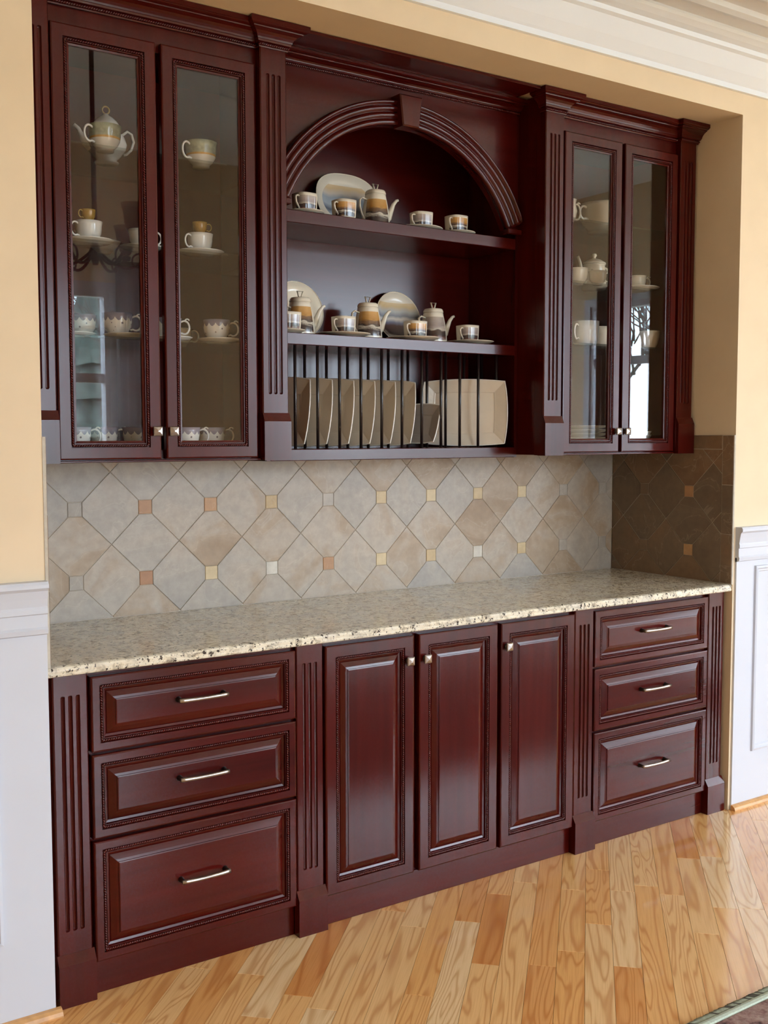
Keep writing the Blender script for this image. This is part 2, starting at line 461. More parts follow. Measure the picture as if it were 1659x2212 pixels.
# ------------------------------------------------------------------ mesh building
class MB:
    def __init__(self):
        self.v, self.f, self.s = [], [], []

    def add(self, verts, faces, smooth=False):
        o = len(self.v)
        self.v += [tuple(p) for p in verts]
        self.f += [tuple(i + o for i in f) for f in faces]
        self.s += [smooth] * len(faces)
        return self

    def box(self, x0, x1, y0, y1, z0, z1, bev=0.0):
        if bev <= 0:
            vs = [(x, y, z) for z in (z0, z1) for y in (y0, y1) for x in (x0, x1)]
            return self.add(vs, [(0, 2, 3, 1), (4, 5, 7, 6), (0, 1, 5, 4), (2, 6, 7, 3), (0, 4, 6, 2), (1, 3, 7, 5)])
        b = min(bev, (x1 - x0) / 2.01, (y1 - y0) / 2.01, (z1 - z0) / 2.01)
        # chamfered box as the hull of 24 points
        rings = []
        for z, e in ((z0, b), (z0 + b, 0), (z1 - b, 0), (z1, b)):
            xa, xb, ya, yb = x0 + e, x1 - e, y0 + e, y1 - e
            c = b if e == 0 else 0.0
            if e == 0:
                rings.append([(xa + c, ya, z), (xb - c, ya, z), (xb, ya + c, z), (xb, yb - c, z), (xb - c, yb, z), (xa + c, yb, z), (xa, yb - c, z), (xa, ya + c, z)])
            else:
                rings.append([(xa, ya, z), (xb, ya, z), (xb, ya, z), (xb, yb, z), (xb, yb, z), (xa, yb, z), (xa, yb, z), (xa, ya, z)])
        vs = rings[0][0:1] + [rings[0][1], rings[0][3], rings[0][5]] + rings[1] + rings[2] + [rings[3][0], rings[3][1], rings[3][3], rings[3][5]]
        fs = [(3, 2, 1, 0), (20, 21, 22, 23)]
        lo = [0, 1, 1, 2, 2, 3, 3, 0]
        for i in range(8):
            j = (i + 1) % 8
            a, c = 4 + i, 4 + j
            if lo[i] == lo[j]:
                fs.append((lo[i], c, a))
                fs.append((20 + lo[i], 12 + i, 12 + j))
            else:
                fs.append((lo[i], lo[j], c, a))
                fs.append((12 + i, 12 + j, 20 + lo[j], 20 + lo[i]))
            fs.append((a, c, 12 + j, 12 + i))
        return self.add(vs, fs)

    def prism(self, poly, axis, a0, a1, smooth=False, caps=True):
        """poly: 2D points in the plane across axis; x -> (y,z), y -> (x,z), z -> (x,y)"""
        def P(q, a):
            return {'x': (a, q[0], q[1]), 'y': (q[0], a, q[1]), 'z': (q[0], q[1], a)}[axis]
        n = len(poly)
        vs = [P(q, a0) for q in poly] + [P(q, a1) for q in poly]
        fs = [(i, (i + 1) % n, n + (i + 1) % n, n + i) for i in range(n)]
        self.add(vs, fs, smooth)
        if caps:
            self.add(vs, [tuple(range(n))[::-1], tuple(range(n, 2 * n))])
        return self

    def loops(self, rings, smooth=False, close=True, cap0=False, cap1=False):
        n = len(rings[0])
        o = [p for r in rings for p in r]
        fs = []
        for k in range(len(rings) - 1):
            for i in range(n if close else n - 1):
                j = (i + 1) % n
                fs.append((k * n + i, k * n + j, (k + 1) * n + j, (k + 1) * n + i))
        if cap0:
            fs.append(tuple(range(n))[::-1])
        if cap1:
            fs.append(tuple(range((len(rings) - 1) * n, len(rings) * n)))
        return self.add(o, fs, smooth)

    def lathe(self, prof, n=32, p=2.0, sx=1.0, sy=1.0, cx=0, cy=0, rot=0.0, smooth=True):
        rings = []
        for r, z in prof:
            ring = []
            for i in range(n):
                a = 2 * math.pi * i / n
                c, s = math.cos(a), math.sin(a)
                k = (abs(c) ** p + abs(s) ** p) ** (-1.0 / p)
                x, y = r * k * c * sx, r * k * s * sy
                ring.append((cx + x * math.cos(rot) - y * math.sin(rot), cy + x * math.sin(rot) + y * math.cos(rot), z))
            rings.append(ring)
        return self.loops(rings, smooth)

    def tube(self, pts, rad, n=8, cap=True, flat=1.0):
        pts = [Vector(p) for p in pts]
        rings = []
        ref = None
        for i, p in enumerate(pts):
            d = (pts[min(i + 1, len(pts) - 1)] - pts[max(i - 1, 0)]).normalized()
            if ref is None:
                ref = Vector((0, 0, 1)) if abs(d.z) < 0.9 else Vector((1, 0, 0))
            a = (ref - d * ref.dot(d))
            a = a.normalized() if a.length > 1e-6 else d.orthogonal().normalized()
            ref = a
            b = d.cross(a)
            r = rad[i] if isinstance(rad, (list, tuple)) else rad
            rings.append([p + (a * math.cos(t) + b * math.sin(t) * flat) * r for t in [2 * math.pi * k / n for k in range(n)]])
        return self.loops(rings, True, cap0=cap, cap1=cap)

    def rope(self, p0, p1, nrm, r=0.0032, pitch=0.0068):
        """twisted rope bead laid from p0 to p1 on a face with outward normal nrm"""
        p0, p1, nrm = Vector(p0), Vector(p1), Vector(nrm)
        d = p1 - p0
        ln = d.length
        d.normalize()
        s = nrm.cross(d)
        ax = (d * 0.80 + s * 0.60).normalized()
        bx = nrm.cross(ax)
        k = max(1, int(ln / pitch))
        for i in range(k):
            c = p0 + d * ((i + 0.5) * ln / k)
            vs = [c - ax * r * 1.75]
            for t in (-0.5, 0.5):
                for q in range(6):
                    a = q * math.pi / 3
                    vs.append(c + ax * r * 1.75 * t + (nrm * math.cos(a) + bx * math.sin(a)) * r * 0.86)
            vs.append(c + ax * r * 1.75)
            fs = [(0, 1 + (q + 1) % 6, 1 + q) for q in range(6)]
            fs += [(1 + q, 1 + (q + 1) % 6, 7 + (q + 1) % 6, 7 + q) for q in range(6)]
            fs += [(13, 7 + q, 7 + (q + 1) % 6) for q in range(6)]
            self.add(vs, fs, True)
        return self

    def build(self, name, mat, parent=None, org=(0, 0, 0)):
        me = bpy.data.meshes.new(name)
        me.from_pydata([(a - org[0], b - org[1], c - org[2]) for a, b, c in self.v], [], self.f)
        me.polygons.foreach_set('use_smooth', self.s)
        me.update()
        import bmesh
        bm = bmesh.new()
        bm.from_mesh(me)
        bmesh.ops.recalc_face_normals(bm, faces=bm.faces)
        bm.to_mesh(me)
        bm.free()
        me.materials.append(M[mat] if isinstance(mat, str) else mat)
        o = bpy.data.objects.new(name, me)
        COL.objects.link(o)
        if parent is not None:
            o.parent = parent
        return o


def thing(name, label, cat, loc, rz=0.0, group=None):
    o = bpy.data.objects.new(name, None)
    o.empty_display_size = 0.1
    COL.objects.link(o)
    o.location = loc
    o.rotation_euler = (0, 0, rz)
    o['label'], o['category'] = label, cat
    if group:
        o['group'] = group
    return o


def tag(o, label, cat, group=None):
    o['label'], o['category'] = label, cat
    if group:
        o['group'] = group
    return o


def struct(name, mb, mat, label=None):
    o = mb.build(name, mat)
    o['kind'] = 'structure'
    if label:
        o['label'] = label
    return o


def clip_poly(poly, a, b, c):
    """keep a*x + b*y <= c"""
    out = []
    for i in range(len(poly)):
        p, q = poly[i], poly[(i + 1) % len(poly)]
        dp, dq = a * p[0] + b * p[1] - c, a * q[0] + b * q[1] - c
        if dp <= 0:
            out.append(p)
        if dp * dq < 0:
            t = dp / (dp - dq)
            out.append((p[0] + (q[0] - p[0]) * t, p[1] + (q[1] - p[1]) * t))
    return out


def area2(poly):
    return 0.5 * abs(sum(poly[i][0] * poly[(i + 1) % len(poly)][1] - poly[(i + 1) % len(poly)][0] * poly[i][1] for i in range(len(poly))))


# ------------------------------------------------------------------ room shell
WT = 0.78
wall_left = struct('wall_left', MB().box(RX0 - 0.15, 0, 0, WT, 0, RZ + 0.1), 'paint')
wall_right = struct('wall_right', MB().box(XR, RX1 + 0.15, 0, WT, 0, RZ + 0.1), 'paint')
wall_top = struct('wall_top', MB().box(0, XR, 0, WT, ZS, RZ + 0.1), 'paint')
wall_back = struct('wall_back', MB().box(0, XR, D + 0.0034, WT, 0, ZS), 'grout')
struct('ceiling', MB().box(RX0 - 0.15, RX1 + 0.15, TRAY_Y, 0, RZ, RZ + 0.1).box(RX0 - 0.15, RX1 + 0.15, TRAY_Y - 0.001, TRAY_Y + 0.05, RZ + 0.1, TRAY_Z)
       .box(RX0 - 0.15, RX1 + 0.15, RY0 - 0.15, TRAY_Y + 0.05, TRAY_Z, TRAY_Z + 0.1), 'ceiling')
struct('wall_room_left', MB().box(RX0 - 0.15, RX0, RY0 - 0.15, TRAY_Y - 0.001, 0, TRAY_Z).box(RX0 - 0.15, RX0, TRAY_Y - 0.001, 0, 0, RZ), 'paint')


def holed_wall(name, axis, fixed0, fixed1, a0, a1, wins):
    mb = MB()
    def bx(p, q, z0, z1):
        if q - p < 1e-4 or z1 - z0 < 1e-4:
            return
        if axis == 'x':
            mb.box(p, q, fixed0, fixed1, z0, z1)
        else:
            mb.box(fixed0, fixed1, p, q, z0, z1)
    cur = a0
    for (w0, w1, z0, z1) in sorted(wins):
        bx(cur, w0, 0, TRAY_Z)
        bx(w0, w1, 0, z0)
        bx(w0, w1, z1, TRAY_Z)
        cur = w1
    if axis == 'y':
        bx(cur, TRAY_Y, 0, TRAY_Z)
        bx(TRAY_Y, a1, 0, RZ)
    else:
        bx(cur, a1, 0, TRAY_Z)
    return struct(name, mb, 'paint')


holed_wall('wall_room_rear', 'x', RY0 - 0.15, RY0, RX0, RX1 + 0.15, [w[1:] for w in WIN if w[0] == 'rear'])
holed_wall('wall_room_right', 'y', RX1, RX1 + 0.15, RY0, 0, [w[1:] for w in WIN if w[0] == 'right'])

RAIL_Z = [2.06, 2.60, 2.35, 2.60, 2.60]
for k, (w, a0, a1, z0, z1) in enumerate(WIN):
    fr = MB()
    def fb(p, q, d0, d1, zz0, zz1):
        if w == 'rear':
            fr.box(p, q, RY0 - d1, RY0 - d0, zz0, zz1)
        else:
            fr.box(RX1 + d0, RX1 + d1, p, q, zz0, zz1)
    t = 0.05
    fb(a0, a0 + t, 0.0, 0.12, z0, z1)
    fb(a1 - t, a1, 0.0, 0.12, z0, z1)
    fb(a0 + t, a1 - t, 0.0, 0.12, z0, z0 + t)
    fb(a0 + t, a1 - t, 0.0, 0.12, z1 - t, z1)
    fb(a0 + t, a1 - t, 0.03, 0.09, RAIL_Z[k] - 0.045, RAIL_Z[k] + 0.045)
    mid = (a0 + a1) / 2
    if k in (1, 4):
        fb(mid - 0.03, mid + 0.03, 0.03, 0.09, z0 + t, z1 - t)
    # casing on the room side
    c = 0.09
    fb(a0 - c, a0, -0.02, 0.0, z0 - c, z1 + c)
    fb(a1, a1 + c, -0.02, 0.0, z0 - c, z1 + c)
    fb(a0, a1, -0.02, 0.0, z1, z1 + c)
    fb(a0, a1, -0.02, 0.0, z0 - c, z0)
    wo = struct('window_%d' % (k + 1), fr, 'white')
    pn = MB()
    if w == 'rear':
        pn.box(a0 + t, a1 - t, RY0 - 0.062, RY0 - 0.058, z0 + t, z1 - t)
    else:
        pn.box(RX1 + 0.058, RX1 + 0.062, a0 + t, a1 - t, z0 + t, z1 - t)
    pn.build('pane', 'window_glass', wo)

# wainscot with chair rail and panel moulding on both sides of the niche
RAIL = [(0, 1.142), (-0.030, 1.142), (-0.034, 1.134), (-0.034, 1.126), (-0.026, 1.118), (-0.022, 1.098), (-0.019, 1.078),
        (-0.021, 1.072), (-0.021, 1.060), (-0.017, 1.057), (-0.017, 1.026), (-0.021, 1.020), (-0.019, 1.008), (-0.008, 1.004), (0, 1.004)]


def wainscot(name, x0, x1, panels):
    o = struct(name, MB().box(x0, x1, -0.008, -0.0005, 0, 1.02), 'white')
    MB().prism([(y, z) for y, z in RAIL], 'x', x0, x1).build('chair_rail', 'white', o)
    for (p0, p1) in panels:
        zz0, zz1 = 0.222, 0.982
        rings = []
        for ins, d in ((0, -0.008), (0.002, -0.016), (0.010, -0.019), (0.016, -0.013), (0.022, -0.013), (0.026, -0.0085)):
            rings.append([(p0 + ins, d, zz0 + ins), (p1 - ins, d, zz0 + ins), (p1 - ins, d, zz1 - ins), (p0 + ins, d, zz1 - ins)])
        MB().loops(rings).build('panel_molding', 'white', o)
    return o


wainscot('trim_1', RX0, -0.001, [(-0.75, -0.128), (-1.50, -0.88), (-2.25, -1.63)])
wainscot('trim_2', XR + 0.012, RX1, [(XR + 0.125, XR + 0.80), (XR + 0.93, XR + 1.60), (XR + 1.73, XR + 2.40)])
shoe = [(-0.0085, 0), (-0.030, 0), (-0.030, 0.004), (-0.026, 0.013), (-0.018, 0.019), (-0.0085, 0.021)]
struct('baseboard_left', MB().prism(shoe, 'x', RX0, 0.012), 'sill_wood')
struct('baseboard_right', MB().prism(shoe, 'x', XR + 0.008, RX1), 'sill_wood')
# ceiling crown in three steps
cr = [(0, 2.812), (-0.014, 2.812), (-0.016, 2.830), (-0.024, 2.836), (-0.050, 2.862), (-0.085, 2.908), (-0.100, 2.914), (-0.104, 2.928),
      (-0.128, 2.934), (-0.150, 2.944), (-0.156, 2.952), (-0.156, RZ), (0, RZ)]
struct('trim_3', MB().prism(cr, 'x', RX0, RX1), 'ceiling')
struct('trim_4', MB().prism([(-0.235, RZ), (-0.240, 2.944), (-0.262, 2.938), (-0.285, 2.944), (-0.290, RZ)], 'x', RX0, RX1), 'ceiling')
struct('trim_5', MB().prism([(-0.37, RZ), (-0.375, 2.946), (-0.40, 2.938), (-0.44, 2.946), (-0.445, RZ)], 'x', RX0, RX1), 'ceiling')

# ------------------------------------------------------------------ floor boards laid diagonally
floor = struct('floor', MB().box(RX0 - 0.15, RX1 + 0.15, RY0 - 0.15, WT, -0.05, -0.012), 'sill_wood')


def board_mesh(items, name):
    """items: list of (polygon, origin, tone, grain offset); boards 12 mm thick with eased edges"""
    vs, fs, uvs, tones = [], [], [], []
    c45 = math.sqrt(0.5)
    for poly, tone, off in items:
        n = len(poly)
        cx = sum(p[0] for p in poly) / n
        cy = sum(p[1] for p in poly) / n
        o = len(vs)
        rings = [[(x, y, -0.012) for x, y in poly], [(x, y, -0.0008) for x, y in poly],
                 [(x + (cx - x) * 0.0009 / max(0.03, math.hypot(cx - x, cy - y)), y + (cy - y) * 0.0009 / max(0.03, math.hypot(cx - x, cy - y)), 0.0) for x, y in poly]]
        for r in rings:
            vs += r
        new = [(o + k * n + i, o + k * n + (i + 1) % n, o + (k + 1) * n + (i + 1) % n, o + (k + 1) * n + i) for k in (0, 1) for i in range(n)]
        new.append(tuple(o + 2 * n + i for i in range(n)))
        for f in new:
            fs.append(f)
            tones += [tone] * len(f)
            for i in f:
                x, y, z = vs[i]
                uvs.append(((x + y) * c45 + off[0], (x - y) * c45 + off[1]))
    me = bpy.data.meshes.new(name)
    me.from_pydata(vs, [], fs)
    me.uv_layers.new(name='grain')
    me.attributes.new('tone', 'FLOAT', 'CORNER')
    me.uv_layers['grain'].data.foreach_set('uv', [c for uv in uvs for c in uv])
    me.attributes['tone'].data.foreach_set('value', tones)
    me.update()
    me.materials.append(M['oak'])
    o = bpy.data.objects.new(name, me)
    COL.objects.link(o)
    return o


def floor_boards():
    W = 0.080
    c45 = math.sqrt(0.5)
    near, far = [], []
    # u along (1,1)/sqrt2, v along (1,-1)/sqrt2
    v = -4.0
    while v < 11.6:
        u = -8.0 + RND.random()
        while u < 6.4:
            ln = RND.uniform(0.35, 1.05)
            a, b = u + 0.0005, u + ln - 0.0005
            p, q = v + 0.0004, v + W - 0.0004
            poly = [((uu + vv) * c45, (uu - vv) * c45) for uu, vv in ((a, p), (b, p), (b, q), (a, q))]
            for (A, B, Cc) in ((1, 0, RX1), (-1, 0, -RX0), (0, 1, 0.10), (0, -1, -RY0)):
                if poly:
                    poly = clip_poly(poly, A, B, Cc)
            if len(poly) >= 3 and area2(poly) > 2e-4:
                tone = min(1, max(0, RND.gauss(0.5, 0.27)))
                it = (poly, tone, (RND.uniform(0, 50), RND.uniform(0, 50)))
                cx = sum(t[0] for t in poly) / len(poly)
                cy = sum(t[1] for t in poly) / len(poly)
                if -0.35 < cx < 3.15 and cy > -1.30 - 0.1 and cy > -0.75 - 0.8 * cx:
                    near.append(it)
                else:
                    far.append(it)
            u += ln
        v += W
    for it in near[:300]:
        o = board_mesh([it], 'floorboard')
        o.parent = floor
    o = board_mesh(far + near[300:], 'floorboard_field')
    o.parent = floor
    o['kind'] = 'stuff'


floor_boards()


# ------------------------------------------------------------------ slate tile backsplash
def tile_piece(poly, name, mat, parent, place, th=0.010):
    """poly in (a, b) wall coordinates; place(a, b, depth) -> xyz"""
    n = len(poly)
    ca = sum(p[0] for p in poly) / n
    cb = sum(p[1] for p in poly) / n
    def shrink(k):
        r = []
        for a, b in poly:
            d = max(0.008, math.hypot(ca - a, cb - b))
            r.append((a + (ca - a) * k / d, b + (cb - b) * k / d))
        return r
    jit = RND.uniform(-0.0008, 0.0008)
    mb = MB()
    mb.loops([[place(a, b, 0.0) for a, b in poly], [place(a, b, th - 0.0014 + jit) for a, b in poly], [place(a, b, th + jit) for a, b in shrink(0.0018)]], cap1=True)
    return mb.build(name, mat, parent)


def tiling(parent, a0, a1, b0, b1, p, oa, ob, place, dots, field='slate'):
    g, s = 0.0011, 0.0225
    i0, i1 = int((a0 - oa) / p) - 2, int((a1 - oa) / p) + 2
    for i in range(i0, i1 + 1):
        for j in range(-2, 4):
            for typ in ('H', 'V', 'dot'):
                if typ == 'dot':
                    c = (oa + i * p, ob + j * p)
                    poly = [(c[0] + sx * s, c[1] + sz * s) for sx, sz in ((-1, -1), (1, -1), (1, 1), (-1, 1))]
                else:
                    c = (oa + (i + 0.5) * p, ob + j * p) if typ == 'H' else (oa + i * p, ob + (j + 0.5) * p)
                    h = p / 2 - g * 1.0
                    poly = [(c[0] - h, c[1]), (c[0], c[1] - h), (c[0] + h, c[1]), (c[0], c[1] + h)]
                    k = p / 2 - s - g
                    if typ == 'H':
                        poly = clip_poly(clip_poly(poly, 1, 0, c[0] + k), -1, 0, -(c[0] - k))
                    else:
                        poly = clip_poly(clip_poly(poly, 0, 1, c[1] + k), 0, -1, -(c[1] - k))
                for A, B, Cc in ((1, 0, a1), (-1, 0, -a0), (0, 1, b1), (0, -1, -b0)):
                    if len(poly) >= 3:
                        poly = clip_poly(poly, A, B, Cc)
                if len(poly) < 3 or area2(poly) < 1.5e-4:
                    continue
                if typ == 'dot':
                    tile_piece(poly, 'accent_tile', dots.get((i, j), 'slate_grey'), parent, place, 0.0105)
                else:
                    tile_piece(poly, 'tile', field, parent, place)


DOTS = {}
for i, (lo_, up_) in enumerate(zip(['slate_grey', 'slate_copper', 'slate_gold', 'slate_pale', 'slate_copper', 'slate_gold', 'slate_gold', 'slate_pale', 'slate_gold', 'slate_grey', 'slate_grey'],
                                   ['slate_grey', 'slate_copper', 'slate_copper', 'slate_gold', 'slate_pale', 'slate_gold', 'slate_gold', 'slate_gold', 'slate_gold', 'slate_grey', 'slate_grey'])):
    DOTS[(i, 0)], DOTS[(i, 1)] = lo_, up_
TZ0, TZ1 = 0.916, 1.504
tiling(wall_back, 0.011, XR - 0.011, TZ0, 1.46, 0.2352, 0.2929, 1.0370, lambda a, b, d: (a, D + 0.0085 - d * 0.75, b), DOTS)
RD = {(0, 0): 'slate_copper', (0, 1): 'slate_copper', (1, 0): 'slate_brown_shaded', (1, 1): 'slate_brown_shaded'}
tiling(wall_right, 0.055, D, TZ0, 1.448, 0.2400, 0.2180, 1.0350, lambda a, b, d: (XR - d, a, b), RD, 'slate_brown_shaded')
tiling(wall_left, 0.055, D, TZ0, 1.448, 0.2400, 0.2180, 1.0350, lambda a, b, d: (d, a, b), RD, 'slate_brown_shaded')
for wl, f in ((wall_right, lambda a, b, d: (XR - d, a, b)), (wall_left, lambda a, b, d: (d, a, b))):
    # border pieces down the front edge and along the top
    z = TZ0
    for k, zz in enumerate((1.112, 1.308, TZ1)):
        tile_piece([(0.0005, z + 0.001), (0.053, z + 0.001), (0.053, zz - 0.001), (0.0005, zz - 0.001)], 'border_tile', 'slate_brown_shaded', wl, f)
        z = zz
    for k in range(4):
        y0 = 0.055 + k * (D - 0.055) / 4
        tile_piece([(y0 + 0.001, 1.450), (y0 + (D - 0.055) / 4 - 0.001, 1.450), (y0 + (D - 0.055) / 4 - 0.001, TZ1), (y0 + 0.001, TZ1)], 'border_tile', 'slate_brown_shaded', wl, f)
    gb = MB()
    if wl is wall_right:
        gb.box(XR - 0.0082, XR, -0.0015, D, TZ0 - 0.002, TZ1 + 0.001)
    else:
        gb.box(0, 0.0082, -0.0015, D, TZ0 - 0.002, TZ1 + 0.001)
    gb.build('tile_bed', 'tile_edge', wl)


# ------------------------------------------------------------------ joinery builders
def panel_rings(x0, x1, z0, z1, yf, prof):
    """rectangular rings: prof = [(inset, depth behind the face yf)]"""
    return [[(x0 + i, yf + d, z0 + i), (x1 - i, yf + d, z0 + i), (x1 - i, yf + d, z1 - i), (x0 + i, yf + d, z1 - i)] for i, d in prof]


def rope_frame(x0, x1, z0, z1, y, r=0.0034):
    mb = MB()
    n = (0, -1, 0)
    mb.rope((x0, y, z0), (x1, y, z0), n, r)
    mb.rope((x0, y, z1), (x1, y, z1), n, r)
    mb.rope((x0, y, z0), (x0, y, z1), n, r)
    mb.rope((x1, y, z0), (x1, y, z1), n, r)
    return mb


def raised_front(name, x0, x1, z0, z1, yf, fw, parent, org, mat, label=None):
    th = 0.021
    prof = [(0.0, th), (0.0, 0.004), (0.0012, 0.0015), (0.0045, 0.0), (fw - 0.001, 0.0), (fw, 0.0065), (fw + 0.009, 0.0065),
            (fw + 0.0095, 0.003), (fw + 0.011, 0.003), (fw + 0.012, 0.006), (fw + 0.013, 0.0105), (fw + 0.019, 0.0125), (fw + 0.021, 0.0105), (fw + 0.028, 0.0075), (fw + 0.036, 0.0042), (fw + 0.0425, 0.0026), (fw + 0.0430, 0.0004), (fw + 0.046, -0.0004)]
    mb = MB()
    mb.loops(panel_rings(x0, x1, z0, z1, yf, prof), cap0=True, cap1=True)
    o = mb.build(name, mat, parent, org)
    c = fw + 0.0045
    rope_frame(x0 + c, x1 - c, z0 + c, z1 - c, yf + 0.0026).build('rope_molding', 'cherry_h', o, org)
    return o


def knob(x, y, z, parent, org):
    """square faceted knob on a dark stem, face towards -Y"""
    mb = MB()
    s = 0.0135
    rings = [[(x + a * q, y - d, z + b * q) for a, b in ((-1, -1), (1, -1), (1, 1), (-1, 1))] for q, d in ((s * 0.8, 0.012), (s, 0.015), (s, 0.0185), (s * 0.82, 0.021), (s * 0.16, 0.0245))]
    mb.loops(rings, cap0=True, cap1=True)
    o = mb.build('knob', 'pewter', parent, org)
    return o


def knob_full(x, y, z, parent, org):
    st = MB()
    st.tube([(x, y, z), (x, y - 0.004, z), (x, y - 0.0045, z), (x, y - 0.013, z)], [0.010, 0.0095, 0.0062, 0.0062], 12)
    mb = MB()
    s = 0.0135
    rings = [[(x + a * q, y - d, z + b * q) for a, b in ((-1, -1), (1, -1), (1, 1), (-1, 1))] for q, d in ((s * 0.8, 0.012), (s, 0.015), (s, 0.0185), (s * 0.82, 0.021), (s * 0.16, 0.0245))]
    mb.loops(rings, cap0=True, cap1=True)
    mb.build('knob', 'pewter', parent, org)
    st.build('knob_stem', 'dark_pewter', parent, org)


def pull(xc, y, z, parent, org, half=0.073):
    """bowed bar pull with two dark feet"""
    bar = MB()
    pts, rr = [], []
    for k in range(13):
        t = -1 + 2 * k / 12
        pts.append((xc + t * half, y - 0.024 - 0.006 * (1 - t * t), z))
        rr.append(0.0052 + 0.0012 * abs(t))
    bar.tube(pts, rr, 8, True, 0.8)
    bar.build('handle_bar', 'pewter', parent, org)
    for s in (-1, 1):
        xf = xc + s * half * 0.93
        MB().tube([(xf, y, z), (xf, y - 0.004, z), (xf, y - 0.012, z), (xf, y - 0.026, z)], [0.0085, 0.008, 0.0058, 0.0066], 10).build('handle_foot', 'dark_pewter', parent, org)


def fluted_shaft(x0, x1, yf, yb, z0, z1, f0, f1, nfl=3):
    """pilaster shaft whose face carries nfl ball-nosed flutes between heights f0 and f1"""
    w = x1 - x0
    r = w * 0.062
    pitch = w * 0.215
    cs = [(x0 + x1) / 2 + (k - (nfl - 1) / 2) * pitch for k in range(nfl)]
    xs = [x0, x0 + 0.003]
    for c in cs:
        xs += [c - r * 1.02, c - r, c - r * 0.75, c - r * 0.4, c, c + r * 0.4, c + r * 0.75, c + r, c + r * 1.02]
    xs += [x1 - 0.003, x1]
    zs = [z0, f0 - 0.004, f0, f0 + r * 0.25, f0 + r * 0.6, f0 + r, (f0 + f1) / 2, f1 - r, f1 - r * 0.6, f1 - r * 0.25, f1, f1 + 0.004, z1]
    rings = []
    for z in zs:
        row = [(x0, yb, z)]
        for i, x in enumerate(xs):
            d = 0.0
            if i in (0, len(xs) - 1):
                d = 0.003
            for c in cs:
                dx = abs(x - c)
                if dx < r:
                    if f0 + r <= z <= f1 - r:
                        e = 0.0
                    else:
                        e = max(0.0, (f0 + r) - z, z - (f1 - r))
                    q = r * r - dx * dx - e * e
                    if q > 0:
                        d = 1.15 * math.sqrt(q)
            row.append((x, yf + d, z))
        row.append((x1, yb, z))
        rings.append(row)
    return MB().loops(rings, cap0=True, cap1=True)


def plinth(x0, x1, ys, yb, yk, z0, zb, zt, e=0.003):
    """block of a pilaster foot: front at yb (proud), sloping back to the shaft plane ys between zb and zt"""
    mb = MB()
    poly = [(yk, z0), (yb, z0), (yb, zb), (ys, zt), (yk, zt)]
    mb.prism(poly, 'x', x0, x1)
    return mb


# ------------------------------------------------------------------ base cabinets
YP, YB, YD, YF = 0.0235, 0.0065, 0.0180, 0.0420
P = [(0.0187, 0.1110), (0.7421, 0.8343), (XR - 0.8343, XR - 0.7421), (XR - 0.1110, XR - 0.0187)]
BASE_LBL = ['dark cherry fluted base pilaster at the left end under the granite', 'dark cherry fluted base pilaster between wide drawers and narrow door',
            'dark cherry fluted base pilaster right of the third cupboard door', 'dark cherry fluted base pilaster at the right end beside the white wainscot']
for (x0, x1), lb in zip(P, BASE_LBL):
    org = ((x0 + x1) / 2, YP, 0)
    t = thing('fluted_pilaster', lb, 'pilaster', org, 0, 'base cabinet pilasters')
    fluted_shaft(x0, x1, YP, YF - 0.0005, 0.139, 0.884, 0.198, 0.830).build('shaft', 'cherry_v', t, org)
    plinth(x0 - 0.004, x1 + 0.004, YP - 0.001, YB, YF - 0.0005, 0.0, 0.113, 0.139).build('plinth_block', 'cherry_v', t, org)

ROWS = [(0.669, 0.873), (0.433, 0.661), (0.095, 0.425)]
HZ = [0.780, 0.558, 0.268]
for side, (x0, x1, c0, c1) in enumerate(((0.1185, 0.7375, 0.0035, 0.785), (XR - 0.7375, XR - 0.1195, XR - 0.785, XR - 0.0035))):
    lb = ['cherry base cabinet with three wide drawers left of the cupboard doors', 'cherry base cabinet with three drawers at the right, by the wainscot'][side]
    org = ((c0 + c1) / 2, 0.3, 0)
    t = thing('drawer_cabinet', lb, 'cabinet', org, 0, 'base drawer cabinets')
    MB().box(c0, c1, YF, D - 0.002, 0.012, 0.8845).build('carcass', 'cherry_h', t, org)
    ta, tb = (P[0][1] + 0.0045, P[1][0] - 0.0045) if side == 0 else (P[2][1] + 0.0045, P[3][0] - 0.0045)
    MB().box(ta, tb, YF - 0.004, YF - 0.0002, 0.0, 0.094, 0.001).build('toe_board', 'cherry_h', t, org)
    for (z0, z1), hz in zip(ROWS, HZ):
        d = raised_front('drawer', x0, x1, z0, z1, YD, 0.024, t, org, 'cherry_h')
        pull((x0 + x1) / 2 + (0.004 if side == 0 else -0.004), YD, hz, d, org)

org = (XR / 2, 0.3, 0)
t = thing('cupboard_cabinet', 'cherry base cupboard with three tall raised panel doors in the middle', 'cabinet', org)
MB().box(0.7865, XR - 0.7865, YF, D - 0.002, 0.012, 0.8845).build('carcass', 'cherry_h', t, org)
MB().box(P[1][1] + 0.0045, P[2][0] - 0.0045, YF - 0.004, YF - 0.0002, 0.0, 0.096, 0.001).build('toe_board', 'cherry_h', t, org)
for (x0, x1, kx) in ((0.8405, 1.1705, 1.1455), (1.1905, 1.5185, 1.2130), (1.5335, 1.8745, 1.5560)):
    d = raised_front('door', x0, x1, 0.098, 0.873, YD, 0.037, t, org, 'cherry_v')
    knob_full(kx, YD, 0.794, d, org)

# granite worktop with an eased ogee front edge
edge = [(D - 0.003, 0.8855), (0.022, 0.8855), (0.010, 0.8860), (0.004, 0.8885), (0.0025, 0.8930), (0.0045, 0.8975), (0.0035, 0.9010), (0.0030, 0.9055), (0.0055, 0.9110), (0.0110, 0.9138), (0.020, 0.9148), (D - 0.003, 0.9148)]
tag(MB().prism(edge, 'x', 0.0015, XR - 0.0015).build('granite_worktop', 'granite'), 'speckled beige granite worktop running the full width of the niche', 'worktop')

